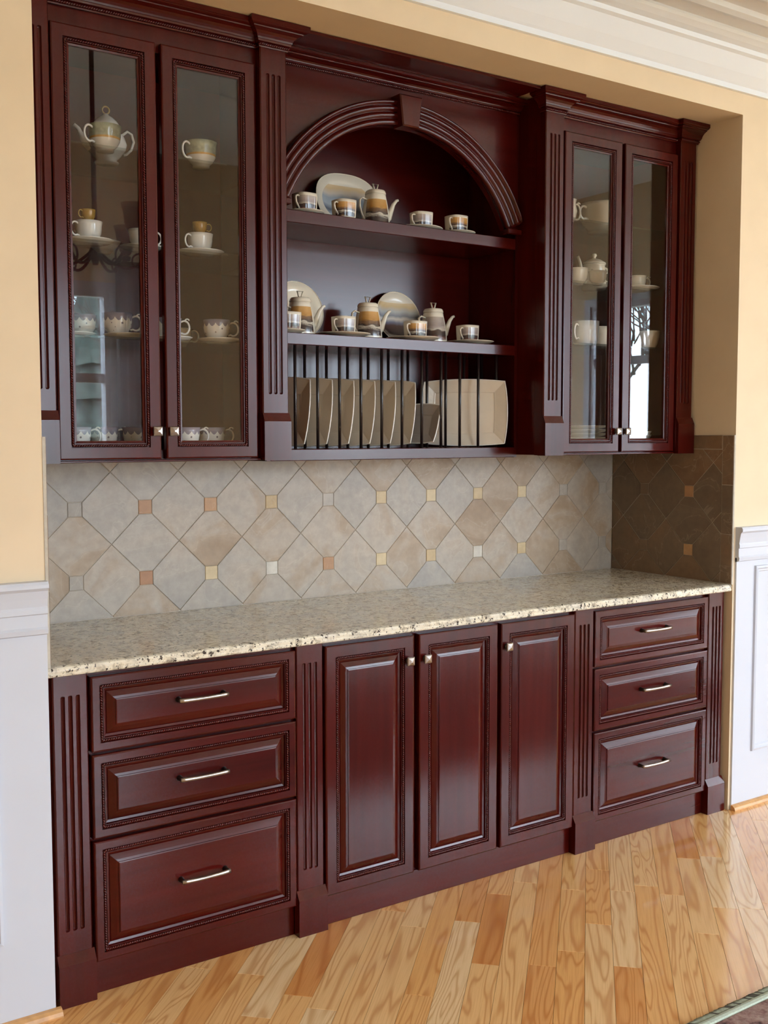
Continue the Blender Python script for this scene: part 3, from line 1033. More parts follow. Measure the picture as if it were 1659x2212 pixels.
# ------------------------------------------------------------------ upper cabinets
UP, UB, UD, UF = 0.2070, 0.1940, 0.2140, 0.2360
UZ0, UZT = 1.4310, 2.6620
U = [(0.0190, 0.1060), (0.7375, 0.8265), (XR - 0.8265, XR - 0.7375), (XR - 0.1060, XR - 0.0150)]
CROWN = [(0.000, 0.000), (0.004, 0.000), (0.0055, 0.003), (0.0055, 0.013), (0.010, 0.0155), (0.012, 0.0205), (0.0135, 0.0215), (0.015, 0.0265), (0.019, 0.033), (0.026, 0.0395),
         (0.035, 0.0445), (0.0385, 0.0455), (0.0395, 0.0485), (0.045, 0.0500), (0.050, 0.0525), (0.052, 0.0545), (0.0545, 0.0560), (0.0545, 0.0690)]
ZC = 2.6620


def crown_straight(x0, x1, yface, zb=ZC, zk=1.0):
    poly = [(yface - d, zb + h * zk) for d, h in CROWN] + [(yface + 0.004, zb + 0.0690 * zk), (yface + 0.004, zb)]
    return MB().prism(poly, 'x', x0, x1)


def crown_return(x0, x1, yface, yback, left=True, right=True, lim=None):
    """crown wrapped round a pilaster head: left return, front, right return with mitred corners"""
    rings = []
    prof = CROWN + [(-0.003, 0.0690), (-0.003, 0.0)]
    paths = []
    for d, h in prof:
        xl = x0 - (d if left else 0)
        xr = x1 + (d if right else 0)
        if lim is not None:
            xl, xr = max(xl, lim[0]), min(xr, lim[1])
        paths.append([(xl, yback, ZC + h), (xl, yface - d, ZC + h), (xr, yface - d, ZC + h), (xr, yback, ZC + h)])
    n = len(paths)
    vs = [p for q in paths for p in q]
    fs = []
    for i in range(n):
        j = (i + 1) % n
        for k in range(3):
            fs.append((i * 4 + k, j * 4 + k, j * 4 + k + 1, i * 4 + k + 1))
    mb = MB().add(vs, fs)
    mb.add([paths[-2][0], paths[-2][1], paths[-2][2], paths[-2][3]], [(0, 1, 2, 3)])
    return mb


UP_LBL = ['dark cherry fluted wall pilaster at the far left beside the tan wall', 'dark cherry fluted wall pilaster between glass doors and arched hutch',
          'dark cherry fluted wall pilaster right of the arched hutch', 'dark cherry fluted wall pilaster at the far right by the orange reveal']
for k, ((x0, x1), lb) in enumerate(zip(U, UP_LBL)):
    org = ((x0 + x1) / 2, UP, UZ0)
    t = thing('fluted_pilaster', lb, 'pilaster', org, 0, 'upper cabinet pilasters')
    fluted_shaft(x0, x1, UP, UF - 0.0005, 1.5760, UZT + 0.066, 1.6330, 2.5900).build('shaft', 'cherry_v', t, org)
    e = 0.002
    plinth(x0 - e, x1 + e, UP - 0.001, UB, UF - 0.0005, UZ0, 1.5500, 1.5760).build('plinth_block', 'cherry_v', t, org)
    lim = (0.0015, XR - 0.0015)
    crown_return(x0, x1, UP, UF - 0.0008, lim=lim).build('capital', 'cherry_h', t, org)
    rp = MB()
    rp.rope((max(x0 - 0.007, 0.004), UP - 0.0075, ZC + 0.008), (min(x1 + 0.007, XR - 0.004), UP - 0.0075, ZC + 0.008), (0, -1, 0), 0.0040)
    rp.build('rope_molding', 'cherry_h', t, org)

SHELVES = {0: (2.3200, 2.0550, 1.7900), 1: (2.3190, 2.0870, 1.8560)}
DOORS = {0: ((0.1120, 0.4100), (0.4260, 0.7240)), 1: ((XR - 0.7240, XR - 0.4260), (XR - 0.4100, XR - 0.1120))}
for side in (0, 1):
    c0, c1 = (0.0035, 0.8255) if side == 0 else (XR - 0.8255, XR - 0.0035)
    org = ((c0 + c1) / 2, 0.4, UZ0)
    t = thing('display_cabinet', ['cherry wall cabinet with two rope-trimmed glass doors left of the arch', 'cherry wall cabinet with two narrow glass doors right of the arch'][side],
              'cabinet', org, 0, 'glass-door wall cabinets')
    yb = D - 0.003
    MB().box(c0, c0 + 0.018, UF + 0.0205, yb - 0.0105, UZ0 + 0.002, UZT + 0.066).build('side_panel', 'cherry_v', t, org)
    MB().box(c1 - 0.018, c1, UF + 0.0205, yb - 0.0105, UZ0 + 0.002, UZT + 0.066).build('side_panel', 'cherry_v', t, org)
    MB().box(c0 + 0.0185, c1 - 0.0185, UF + 0.0205, yb - 0.0105, UZ0 + 0.002, UZ0 + 0.034).build('bottom_panel', 'cherry_h', t, org)
    MB().box(c0 + 0.0185, c1 - 0.0185, UF + 0.0205, yb - 0.0105, 2.640, 2.660).build('top_panel', 'cherry_h', t, org)
    MB().box(c0, c1, yb - 0.010, yb, UZ0 + 0.002, UZT + 0.066).build('back_panel', 'cherry_v', t, org)
    ff = MB()
    dl, dr = DOORS[side][0][0], DOORS[side][1][1]
    ff.box(c0, dl + 0.022, UF, UF + 0.020, UZ0 + 0.001, UZT + 0.066)
    ff.box(dr - 0.022, c1, UF, UF + 0.020, UZ0 + 0.001, UZT + 0.066)
    ff.box(dl + 0.022, dr - 0.022, UF, UF + 0.020, 2.592, UZT + 0.066)
    ff.box(dl + 0.022, dr - 0.022, UF, UF + 0.020, UZ0 + 0.001, 1.464)
    ff.build('face_frame', 'cherry_v', t, org)
    MB().box(U[0 if side == 0 else 2][1] + 0.004, U[1 if side == 0 else 3][0] - 0.004, UD + 0.003, UF - 0.0004, UZ0 + 0.0005, 1.4375, 0.0015).build('light_rail', 'cherry_h', t, org)
    crown_straight(U[0 if side == 0 else 2][1] + 0.001, U[1 if side == 0 else 3][0] - 0.001, UF - 0.006).build('crown_molding', 'cherry_h', t, org)
    MB().rope((U[0 if side == 0 else 2][1] + 0.004, UF - 0.0135, ZC + 0.008), (U[1 if side == 0 else 3][0] - 0.004, UF - 0.0135, ZC + 0.008), (0, -1, 0), 0.0040).build('rope_molding', 'cherry_h', t, org)
    for zs in SHELVES[side]:
        MB().box(c0 + 0.020, c1 - 0.020, 0.262, yb - 0.014, zs - 0.008, zs, 0.0012).build('glass_shelf', 'shelf_glass', t, org)
    for q, (x0, x1) in enumerate(DOORS[side]):
        fw = 0.0345
        prof = [(fw + 0.018, 0.0205), (0.0, 0.0205), (0.0, 0.004), (0.0012, 0.0015), (0.0045, 0.0), (fw - 0.001, 0.0), (fw, 0.0065), (fw + 0.009, 0.0065), (fw + 0.0095, 0.003), (fw + 0.0115, 0.003), (fw + 0.013, 0.0085), (fw + 0.018, 0.0100), (fw + 0.018, 0.0205)]
        d = MB().loops(panel_rings(x0, x1, 1.4400, 2.6130, UD, prof)).build('door', 'cherry_v', t, org)
        MB().box(x0 + fw + 0.0175, x1 - fw - 0.0175, UD + 0.012, UD + 0.0155, 1.4400 + fw + 0.0175, 2.6130 - fw - 0.0175).build('glass_pane', 'glass', d, org)
        c = fw + 0.0045
        rope_frame(x0 + c, x1 - c, 1.4400 + c, 2.6130 - c, UD + 0.0026).build('rope_molding', 'cherry_h', d, org)
        kx = x1 - 0.017 if q == 0 else x0 + 0.017
        knob_full(kx, UD, 1.5200, d, org)

# ------------------------------------------------------------------ arched hutch in the middle
HX0, HX1 = 0.8275, XR - 0.8275
HC = XR / 2
HY = 0.3500
org = (HC, 0.45, 1.4236)
hut = thing('arched_hutch', 'cherry open hutch with fluted arch, keystone, two shelves and plate rack', 'hutch', org)
yb = D - 0.003
MB().box(HX0, HX1, yb - 0.010, yb, 1.4236, UZT + 0.066).build('back_panel', 'cherry_h', hut, org)
MB().box(HX0 - 0.0005, HX0 + 0.012, HY + 0.004, yb - 0.0105, 1.4236, UZT + 0.066).build('side_panel', 'cherry_v', hut, org)
MB().box(HX1 - 0.012, HX1 + 0.0005, HY + 0.004, yb - 0.0105, 1.4236, UZT + 0.066).build('side_panel', 'cherry_v', hut, org)
for zt, zb_, nm in ((2.2320, 2.1915, 'shelf'), (1.8400, 1.8020, 'shelf'), (1.4615, 1.4236, 'bottom_rail')):
    MB().box(HX0 + 0.0125, HX1 - 0.0125, HY + 0.001, yb - 0.011, zb_, zt, 0.002).build(nm, 'cherry_h', hut, org)
MB().box(HX0 + 0.0125, HX1 - 0.0125, HY + 0.022, yb - 0.011, 2.640, 2.660).build('top_panel', 'cherry_h', hut, org)
# arch panel: circular segment opening
ZSPR, ZAP = 2.2560, 2.5545
HW = 0.458
RISE = ZAP - ZSPR
RA = (HW * HW + RISE * RISE) / (2 * RISE)
AZ = ZAP - RA
A0 = math.asin(HW / RA)


def arc_pt(r, a):
    return (HC + r * math.sin(a), AZ + r * math.cos(a))


NA = 48
mb = MB()
top_z = UZT + 0.066
cols_f, rings = [], []
inner = [arc_pt(RA, -A0 + 2 * A0 * k / NA) for k in range(NA + 1)]
pl = [(HX0 + 0.0125, ZSPR)] + inner + [(HX1 - 0.0125, ZSPR)]
n = len(pl)
vs = []
for y in (HY, HY + 0.020):
    vs += [(x, y, z) for x, z in pl] + [(x, y, top_z) for x, z in pl]
fs = []
for i in range(n - 1):
    fs.append((i, i + 1, n + i + 1, n + i))
    fs.append((2 * n + i, 2 * n + i + 1, 3 * n + i + 1, 3 * n + i))
    fs.append((i, i + 1, 2 * n + i + 1, 2 * n + i))
    fs.append((n + i, n + i + 1, 3 * n + i + 1, 3 * n + i))
fs.append((0, n, 3 * n, 2 * n))
fs.append((n - 1, 2 * n - 1, 4 * n - 1, 3 * n - 1))
mb.add(vs, fs).build('arch_panel', 'cherry_h', hut, org)
# fluted archivolt swept along the arc: rounded fillets with grooves, clipped by the pilasters
aprof = [(0.0, 0.002), (0.0, 0.022), (0.003, 0.026), (0.010, 0.028), (0.017, 0.026), (0.020, 0.0215), (0.022, 0.0215), (0.025, 0.028), (0.032, 0.030), (0.039, 0.028), (0.042, 0.0225), (0.044, 0.0225),
         (0.047, 0.030), (0.054, 0.032), (0.061, 0.030), (0.064, 0.024), (0.066, 0.024), (0.069, 0.031), (0.074, 0.034), (0.078, 0.032), (0.080, 0.024), (0.080, 0.002)]
rings = []
for k in range(NA * 2 + 1):
    a = -A0 + 2 * A0 * k / (NA * 2)
    ring = []
    for dr, dp in aprof:
        x, z = arc_pt(RA + dr, a)
        ring.append((min(max(x, HX0 + 0.013), HX1 - 0.013), HY - dp, z))
    rings.append(ring)
MB().loops(rings, True, cap0=True, cap1=True).build('archivolt', 'cherry_v', hut, org)
for s in (-1, 1):
    xi = HC + s * (HW - 0.006)
    xo = HC + s * (HX1 - HC - 0.013)
    MB().box(min(xi, xo), max(xi, xo), HY - 0.034, HY + 0.0005, ZSPR - 0.016, ZSPR + 0.004, 0.003).build('arch_foot', 'cherry_h', hut, org)
# keystone
kv = []
for y, e in ((HY - 0.001, 0.0), (HY - 0.052, 0.0), (HY - 0.056, 0.004)):
    kv.append([(HC - 0.034 + e, y, 2.545 + e), (HC + 0.034 - e, y, 2.545 + e), (HC + 0.0465 - e, y, 2.648 - e), (HC - 0.0465 + e, y, 2.648 - e)])
MB().loops(kv, cap0=True, cap1=True).build('keystone', 'cherry_v', hut, org)
# crown over the arch and the flat head board reaching forward under the soffit
crown_straight(HX0 + 0.001, HX1 - 0.001, HY, 2.679, 0.62).build('crown_molding', 'cherry_h', hut, org)
MB().rope((HX0 + 0.004, HY - 0.0072, 2.679 + 0.005), (HX1 - 0.004, HY - 0.0072, 2.679 + 0.005), (0, -1, 0), 0.0038).build('rope_molding', 'cherry_h', hut, org)
MB().box(0.886, XR - 0.886, 0.172, HY - 0.056, 2.7215, 2.7310, 0.001).build('head_board', 'cherry_h', hut, org)
# plate rack rods
for i in range(11):
    x = 0.9508 + 0.0862 * i
    for y in (0.385, 0.470):
        MB().tube([(x, y, 1.4620), (x, y, 1.8015)], 0.0052, 10).build('rack_rod', 'rod', hut, org)


# ------------------------------------------------------------------ plates in the rack
def square_plate(a, b, name='plate_body', mat='stoneware', bow=0.09, rimw=0.22, depth=0.016):
    """bowed rectangular plate, centre at origin, face towards -X, Y across, Z up"""
    def ring(k, x):
        pts = []
        for s in range(4):
            for q in range(8):
                t = -1 + 2 * q / 8
                o = 1 + bow * (1 - t * t)
                u = [(t, -o), (o, t), (-t, o), (-o, -t)][s]
                pts.append((x, u[0] * a * k, u[1] * b * k))
        return pts
    def inner(k, x):
        pts = []
        for s in range(4):
            for q in range(8):
                t = -1 + 2 * q / 8
                o = 1 + bow * 0.35 * (1 - t * t)
                u = [(t, -o), (o, t), (-t, o), (-o, -t)][s]
                pts.append((x, u[0] * (a - k), u[1] * (b - k)))
        return pts
    w = min(a, b) * rimw * 2
    rings = [inner(w + 0.006, 0.0), inner(w + 0.002, -0.0005), inner(w, -0.0022), inner(w * 0.9, -0.003)]
    rings += [ring(0.985, -depth), ring(1.0, -depth - 0.0005), ring(1.0, -depth + 0.004)]
    rings += [inner(w * 0.9, 0.0045), inner(w + 0.004, 0.0065)]
    mb = MB()
    mb.loops(rings, False, cap0=True, cap1=True)
    rim = MB()
    pr = ring(1.0, -depth)
    rim.tube(pr + [pr[0]], 0.0022, 6, False)
    return mb, rim


ORD = ['first', 'second', 'third', 'fourth', 'fifth', 'sixth']
for i in range(6):
    xb = 1.0030 + 0.0868 * i
    h = 0.1085
    lean = math.atan2(0.036, 0.235)
    mb, rim = square_plate(0.102, h)
    cz = 1.4625 + (h * 1.09) * math.cos(lean) + 0.004
    lb = '%s square beige plate from the left standing upright in the rack' % ORD[i]
    th = math.radians(23) + RND.uniform(-0.03, 0.03)
    t = thing('square_plate', lb, 'plate', (xb + 0.020 - 0.111 * math.sin(th), 0.398 + 0.111 * math.cos(th), cz), 0.0, 'square plates in the rack')
    t.rotation_euler = (0, lean, th)
    mb.build('plate_body', 'stoneware', t)
    rim.build('rim', 'rim', t)
mb, rim = square_plate(0.075, 0.070)
lean = math.radians(20)
t = thing('square_plate', 'small grey plate leaning sharply in the rack before the platter', 'plate', (1.5220, 0.4640, 1.4625 + 0.0765 * math.cos(lean) + 0.009), 0)
t.rotation_euler = (0, lean, math.radians(23))
mb.build('plate_body', 'stoneware_grey', t)
rim.build('rim', 'rim', t)
mb, rim = square_plate(0.150, 0.1150, bow=0.07, rimw=0.17, depth=0.016)
t = thing('serving_platter', 'large rectangular beige platter set diagonally at the right of the rack', 'platter', (1.7165, 0.4530, 1.4625 + 0.1150 * 1.07 + 0.004), 0)
t.rotation_euler = (0, math.radians(3), math.radians(48))
mb.build('platter_body', 'stoneware', t)
rim.build('rim', 'rim', t)


# ------------------------------------------------------------------ china builders (local coordinates, base at origin)
def vessel(prof, wall=0.0025, n=40, p=2.0):
    """closed lathe: outer profile up, inner profile down"""
    inner = [(max(r - wall, 0.0005), z) for r, z in reversed(prof) if z > prof[0][1] + wall * 1.5]
    full = [(0.0003, prof[0][1])] + prof + inner + [(0.0003, prof[0][1] + wall * 1.5)]
    return MB().lathe(full, n, p)


def angular_handle(r, z0, z1, out, rad=0.0030, a=math.pi):
    ca, sa = math.cos(a), math.sin(a)
    pts = [(r * 0.93, z1), (r + out * 0.55, z1 + 0.001), (r + out * 0.9, z1 - 0.003), (r + out, z1 - (z1 - z0) * 0.25), (r + out * 0.85, z1 - (z1 - z0) * 0.55), (r * 0.95, z0)]
    return MB().tube([(q * ca, q * sa, z) for q, z in pts], rad, 8, True, 1.6)


def loop_handle(r, zc, h, out, rad=0.0028, a=0.0, curl=True):
    ca, sa = math.cos(a), math.sin(a)
    pts = []
    for k in range(13):
        t = math.radians(105 - 225 * k / 12)
        pts.append((r + out * 0.42 + out * 0.58 * math.cos(t), zc + h * 0.5 * math.sin(t)))
    pts = [(r * 0.90, zc + h * 0.36)] + pts + [(r * 0.88, zc - h * 0.48)]
    mb = MB().tube([(q * ca, q * sa, z) for q, z in pts], rad, 8)
    if curl:
        mb.tube([((r + out * 0.75 + 0.006 * math.cos(s)) * ca, (r + out * 0.75 + 0.006 * math.cos(s)) * sa, zc + h * 0.52 + 0.005 * math.sin(s)) for s in [k * 0.7 for k in range(7)]], rad * 0.8, 6)
    return mb


def saucer_mesh(r, h=0.013):
    prof = [(r * 0.52, 0.0), (r * 0.55, 0.003), (r * 0.80, h * 0.45), (r * 0.97, h * 0.9), (r, h), (r * 0.985, h * 1.08), (r * 0.80, h * 0.72), (r * 0.55, 0.0052), (r * 0.30, 0.0046)]
    return MB().lathe([(0.0003, 0.0)] + prof + [(0.0003, 0.0046)], 40)


def saucer(loc, r, label, mat='porcelain', h=0.013, group='saucers and snack plates', name='saucer', cat='saucer'):
    o = saucer_mesh(r, h).build(name, mat)
    o.location = loc
    return tag(o, label, cat, group)


def mug(loc, label, mat, rz=0.0, group='scenic cups in the open hutch', s=1.0):
    t = thing('scenic_cup', label, 'cup', loc, rz, group)
    pr = [(0.0315, 0.0), (0.0335, 0.002), (0.0350, 0.010), (0.0365, 0.030), (0.0375, 0.056), (0.0380, 0.066)]
    pr = [(r * s, z * s) for r, z in pr]
    vessel(pr, 0.0024, 48, 3.2).build('cup_body', mat, t)
    angular_handle(0.037 * s, 0.014 * s, 0.054 * s, 0.024 * s, 0.0026, math.radians(205)).build('handle', 'porcelain', t)
    return t


def scenic_pot(loc, label, mat, rz=0.0, tall=1.0, spout_a=0.0):
    t = thing('teapot', label, 'teapot', loc, rz, 'scenic teapots in the open hutch')
    pr = [(0.0445, 0.0), (0.0475, 0.003), (0.0480, 0.012), (0.0455, 0.045), (0.0410, 0.080), (0.0355, 0.108), (0.0340, 0.118)]
    pr = [(r, z * tall) for r, z in pr]
    top = pr[-1][1]
    MB().lathe([(0.0003, 0.0)] + pr + [(0.0310, top + 0.001), (0.0003, top + 0.0005)], 48, 2.6).build('pot_body', mat, t)
    lid = MB().lathe([(0.0003, top + 0.001), (0.0345, top + 0.001), (0.0350, top + 0.004), (0.0325, top + 0.012), (0.0290, top + 0.0155), (0.0003, top + 0.0165)], 40, 2.6).build('lid', 'porcelain', t)
    kz = top + 0.0155
    kn = MB()
    kn.tube([(-0.004, 0, kz), (-0.011, 0, kz + 0.022), (0.011, 0, kz + 0.022), (0.004, 0, kz)], 0.0026, 6, True, 1.5)
    kn.build('lid_loop', 'porcelain', lid)
    ca, sa = math.cos(spout_a), math.sin(spout_a)
    sp = [(0.038, 0.030, 0.013), (0.055, 0.046, 0.0125), (0.066, 0.070, 0.0095), (0.077, 0.094, 0.0070), (0.090, 0.109, 0.0055), (0.098, 0.112, 0.0045)]
    MB().tube([(r * ca, r * sa, z * tall) for r, z, q in sp], [q for r, z, q in sp], 10, True).build('spout', 'porcelain', t)
    ha = [(0.036, 0.098), (0.056, 0.104), (0.066, 0.096), (0.067, 0.076), (0.058, 0.050), (0.044, 0.026)]
    MB().tube([(-r * ca, -r * sa, z * tall) for r, z in ha], 0.0030, 8, True, 1.7).build('handle', 'porcelain', t)
    return t


S1, S2 = 2.2325, 1.8405
SA = 0.013 * 0.36 + 0.0008
# upper open shelf
saucer((1.0180, 0.430, S1), 0.066, 'cream saucer under the leftmost cup on the upper open shelf')
mug((1.0180, 0.430, S1 + SA), 'leftmost cup on the upper open shelf, dark field print, on a saucer', 'scenic_cup_grey', 0.1)
mug((1.1660, 0.420, S1), 'harvest print cup in front of the oval platter on the upper shelf', 'scenic_cup', 0.0)
scenic_pot((1.3480, 0.500, S1), 'tall scenic teapot with looped lid on the upper open shelf', 'scenic_pot', 0.0, 1.03)
saucer((1.5000, 0.460, S1), 0.094, 'round cream snack plate under the cup right of the tall teapot')
mug((1.5200, 0.460, S1 + SA), 'pale print cup right of the teapot on the upper open shelf', 'scenic_cup_grey', -0.1)
saucer((1.6680, 0.440, S1), 0.068, 'cream saucer at the right end of the upper open shelf')
mug((1.6640, 0.440, S1 + SA), 'harvest print cup at the right end of the upper open shelf', 'scenic_cup', 0.05)
# lower open shelf
saucer((0.9400, 0.425, S2), 0.066, 'cream saucer half hidden at the left end of the lower open shelf')
mug((0.9510, 0.425, S2 + SA), 'cup half hidden behind the pilaster on the lower open shelf', 'scenic_cup_grey', 0.0)
scenic_pot((1.0400, 0.503, S2), 'scenic teapot at the left end of the lower open shelf', 'scenic_pot', 0.0, 1.0)
saucer((1.1700, 0.440, S2), 0.098, 'cream snack plate under the second cup on the lower open shelf')
mug((1.1750, 0.440, S2 + SA), 'cup with tree print between two teapots on the lower open shelf', 'scenic_cup_grey', 0.0)
scenic_pot((1.3180, 0.505, S2), 'scenic teapot in the middle of the lower open shelf', 'scenic_pot', 0.0, 1.0)
saucer((1.4650, 0.435, S2), 0.098, 'cream snack plate under the harvest cup before the round plate')
mug((1.4720, 0.430, S2 + SA), 'harvest print cup in front of the upright round plate', 'scenic_cup', 0.0)
scenic_pot((1.6160, 0.515, S2), 'grey winter print teapot right of the upright round plate', 'scenic_pot_grey', 0.0, 1.0)
saucer((1.7350, 0.445, S2), 0.090, 'cream snack plate at the right end of the lower open shelf')
mug((1.7230, 0.445, S2 + SA), 'cup at the right end of the lower open shelf, grey tree print', 'scenic_cup_grey', 0.0)


def upright_plate(name, label, cat, x, y, z, r, mat, rimmat, sx=1.0, tilt=14, rz=0.0):
    """round or oval plate leaning back; face normal is local +Z, tipped towards -Y"""
    t = thing(name, label, cat, (x, y, z), rz, 'upright plates in the open hutch')
    k = math.radians(90 - tilt)
    t.rotation_euler = (k, 0, rz)
    prof = [(0.0003, 0.0), (r * 0.60, 0.0), (r * 0.68, 0.002), (r * 0.97, 0.012), (r, 0.0145), (r * 0.99, 0.016), (r * 0.72, 0.0062), (r * 0.64, 0.0042), (0.0003, 0.0040)]
    MB().lathe(prof, 56, 2.0 if sx == 1 else 2.5, sx).build('plate_body', mat, t)
    MB().tube([(r * 0.992 * sx * math.cos(a), r * 0.992 * math.sin(a), 0.0152) if sx == 1 else
               (r * sx * math.cos(a) * (abs(math.cos(a)) ** 2.5 + abs(math.sin(a)) ** 2.5) ** (-0.4), r * math.sin(a) * (abs(math.cos(a)) ** 2.5 + abs(math.sin(a)) ** 2.5) ** (-0.4), 0.0152)
               for a in [2 * math.pi * q / 56 for q in range(57)]], 0.0018, 6, False).build('rim', rimmat, t)
    return t


upright_plate('oval_platter', 'oval platter with lake landscape leaning at the back of the upper shelf', 'platter', 1.2820, 0.588, S1 + 0.101 * math.cos(math.radians(14)) + 0.004, 0.1010, 'scenic_platter', 'porcelain', 1.30)
upright_plate('display_plate', 'plain cream round plate leaning behind the leftmost teapot', 'plate', 1.0750, 0.592, S2 + 0.101 * math.cos(math.radians(14)) + 0.004, 0.1010, 'porcelain', 'porcelain')
upright_plate('display_plate', 'round plate with landscape print leaning on the lower open shelf', 'plate', 1.5050, 0.594, S2 + 0.098 * math.cos(math.radians(14)) + 0.004, 0.0980, 'scenic_plate', 'porcelain')


# ------------------------------------------------------------------ china behind glass
def round_cup(loc, label, mat, ha=0.0, s=1.0, curl=True, group='teacups behind glass', hm='white_porcelain', name='teacup'):
    t = thing(name, label, 'cup', loc, 0, group)
    pr = [(0.0210, 0.0), (0.0225, 0.003), (0.0215, 0.006), (0.0300, 0.014), (0.0370, 0.026), (0.0395, 0.040), (0.0400, 0.052), (0.0425, 0.064)]
    pr = [(r * s, z * s) for r, z in pr]
    vessel(pr, 0.0022, 40).build('cup_body', mat, t)
    loop_handle(0.039 * s, 0.038 * s, 0.040 * s, 0.026 * s, 0.0028 * s, ha, curl).build('handle', hm, t)
    return t


G1, G2, G3 = (z + 0.0006 for z in SHELVES[0])
GF = UZ0 + 0.0345
A_L, A_R = math.radians(200), math.radians(-20)
GRP = 'teacups behind the left glass doors'
# left cabinet, top glass shelf
tp = thing('ornate_teapot', 'ornate porcelain teapot with tall ringed lid on the top left glass shelf', 'teapot', (0.3560, 0.470, G1))
MB().lathe([(0.0003, 0.0), (0.034, 0.0), (0.036, 0.004), (0.029, 0.010), (0.040, 0.022), (0.056, 0.042), (0.060, 0.058), (0.054, 0.078), (0.040, 0.094), (0.034, 0.104), (0.037, 0.108), (0.0003, 0.108)], 40).build('pot_body', 'white_porcelain', tp)
lid = MB().lathe([(0.0003, 0.109), (0.040, 0.109), (0.041, 0.112), (0.033, 0.124), (0.020, 0.136), (0.010, 0.142), (0.006, 0.147), (0.0003, 0.148)], 36).build('lid', 'white_porcelain', tp)
MB().tube([(0.011 * math.cos(a), 0, 0.158 + 0.011 * math.sin(a)) for a in [2 * math.pi * q / 14 for q in range(15)]], 0.0026, 6, False).build('lid_ring', 'gold_cup', lid)
MB().tube([(-0.050, 0, 0.040), (-0.066, 0, 0.052), (-0.075, 0, 0.074), (-0.084, 0, 0.092), (-0.098, 0, 0.102)], [0.012, 0.010, 0.0075, 0.0058, 0.0048], 10).build('spout', 'white_porcelain', tp)
MB().tube([(0.048, 0, 0.090), (0.066, 0, 0.105), (0.080, 0, 0.098), (0.086, 0, 0.076), (0.078, 0, 0.052), (0.062, 0, 0.036), (0.054, 0, 0.034)], 0.0040, 8).build('handle', 'white_porcelain', tp)
round_cup((0.3040, 0.340, G1), 'green and gold banded teacup in front of the ornate teapot', 'green_band', A_L, 1.13, False, GRP)
round_cup((0.1760, 0.400, G1), 'cream teacup at the far left edge of the top glass shelf', 'white_porcelain', A_L, 1.0, False, GRP)
round_cup((0.6130, 0.360, G1), 'green and gold banded teacup alone behind the second glass door', 'green_band', A_L, 1.18, False, GRP)
# second shelf
saucer((0.2570, 0.360, G2), 0.074, 'white saucer under stacked cups behind the first glass door', 'white_porcelain', group='saucers behind the left glass doors')
round_cup((0.2570, 0.360, G2 + SA), 'white teacup carrying a gilded cup behind the first glass door', 'white_porcelain', A_L, 0.95, False, GRP)
round_cup((0.2570, 0.360, G2 + SA + 0.0612), 'small gilded cup stacked on top behind the first glass door', 'gold_cup', A_L, 0.52, False, 'gilded demitasse cups', 'gold_cup')
bw = vessel([(0.020, 0.0), (0.021, 0.004), (0.034, 0.014), (0.046, 0.030), (0.050, 0.036)], 0.002).build('small_bowl', 'white_porcelain')
bw.location = (0.3460, 0.480, G2)
tag(bw, 'shallow white bowl behind the saucers on the second glass shelf', 'bowl')
saucer((0.4250, 0.380, G2), 0.066, 'white saucer at the hinge side of the first glass door', 'white_porcelain', group='saucers behind the left glass doors')
round_cup((0.4250, 0.380, G2 + SA), 'white teacup half hidden by the door stile on the second shelf', 'white_porcelain', A_R, 0.90, False, GRP)
saucer((0.6060, 0.360, G2), 0.074, 'white saucer under stacked cups behind the second glass door', 'white_porcelain', group='saucers behind the left glass doors')
round_cup((0.6060, 0.360, G2 + SA), 'white teacup carrying a gilded cup behind the second glass door', 'white_porcelain', A_L, 0.95, False, GRP)
round_cup((0.6060, 0.360, G2 + SA + 0.0612), 'small gilded cup stacked on top behind the second glass door', 'gold_cup', A_R, 0.54, False, 'gilded demitasse cups', 'gold_cup')
# third shelf
saucer((0.2100, 0.390, G3), 0.070, 'white saucer at the left of the third glass shelf', 'white_porcelain', group='saucers behind the left glass doors')
round_cup((0.2500, 0.410, G3 + SA), 'floral teacup at the left of the third glass shelf', 'floral', A_L, 1.0, True, GRP)
saucer((0.3640, 0.345, G3), 0.070, 'cream saucer under the floral cup behind the first glass door', 'porcelain', group='saucers behind the left glass doors')
round_cup((0.3330, 0.345, G3 + SA), 'floral teacup with curled handle behind the first glass door', 'floral', A_R, 1.05, True, GRP)
saucer((0.5060, 0.360, G3), 0.066, 'white saucer by the inner stile of the second glass door', 'white_porcelain', group='saucers behind the left glass doors')
round_cup((0.4960, 0.360, G3 + SA), 'floral teacup mostly hidden by the inner stile of the second door', 'floral', A_R, 1.0, True, GRP)
saucer((0.6560, 0.340, G3), 0.068, 'cream saucer under the floral cup behind the second glass door', 'porcelain', group='saucers behind the left glass doors')
round_cup((0.6490, 0.340, G3 + SA), 'floral teacup with curled handle behind the second glass door', 'floral', A_R, 1.02, True, GRP)
round_cup((0.6060, 0.520, G3), 'plain cream teacup at the back of the third glass shelf', 'porcelain', A_R, 0.9, False, GRP)
# cabinet floor
for x, y, lb in ((0.205, 0.350, 'floral teacup at the left on the cabinet floor, first door'), (0.2960, 0.375, 'floral teacup second from left on the cabinet floor, first door'),
                 (0.3880, 0.350, 'floral teacup beside the door knob on the cabinet floor, first door'), (0.5420, 0.340, 'floral teacup at the left on the cabinet floor, second door'),
                 (0.6420, 0.370, 'floral teacup at the right on the cabinet floor, second door')):
    round_cup((x, y, GF), lb, 'floral', A_R, 1.04, True, 'floral cups on the cabinet floor')
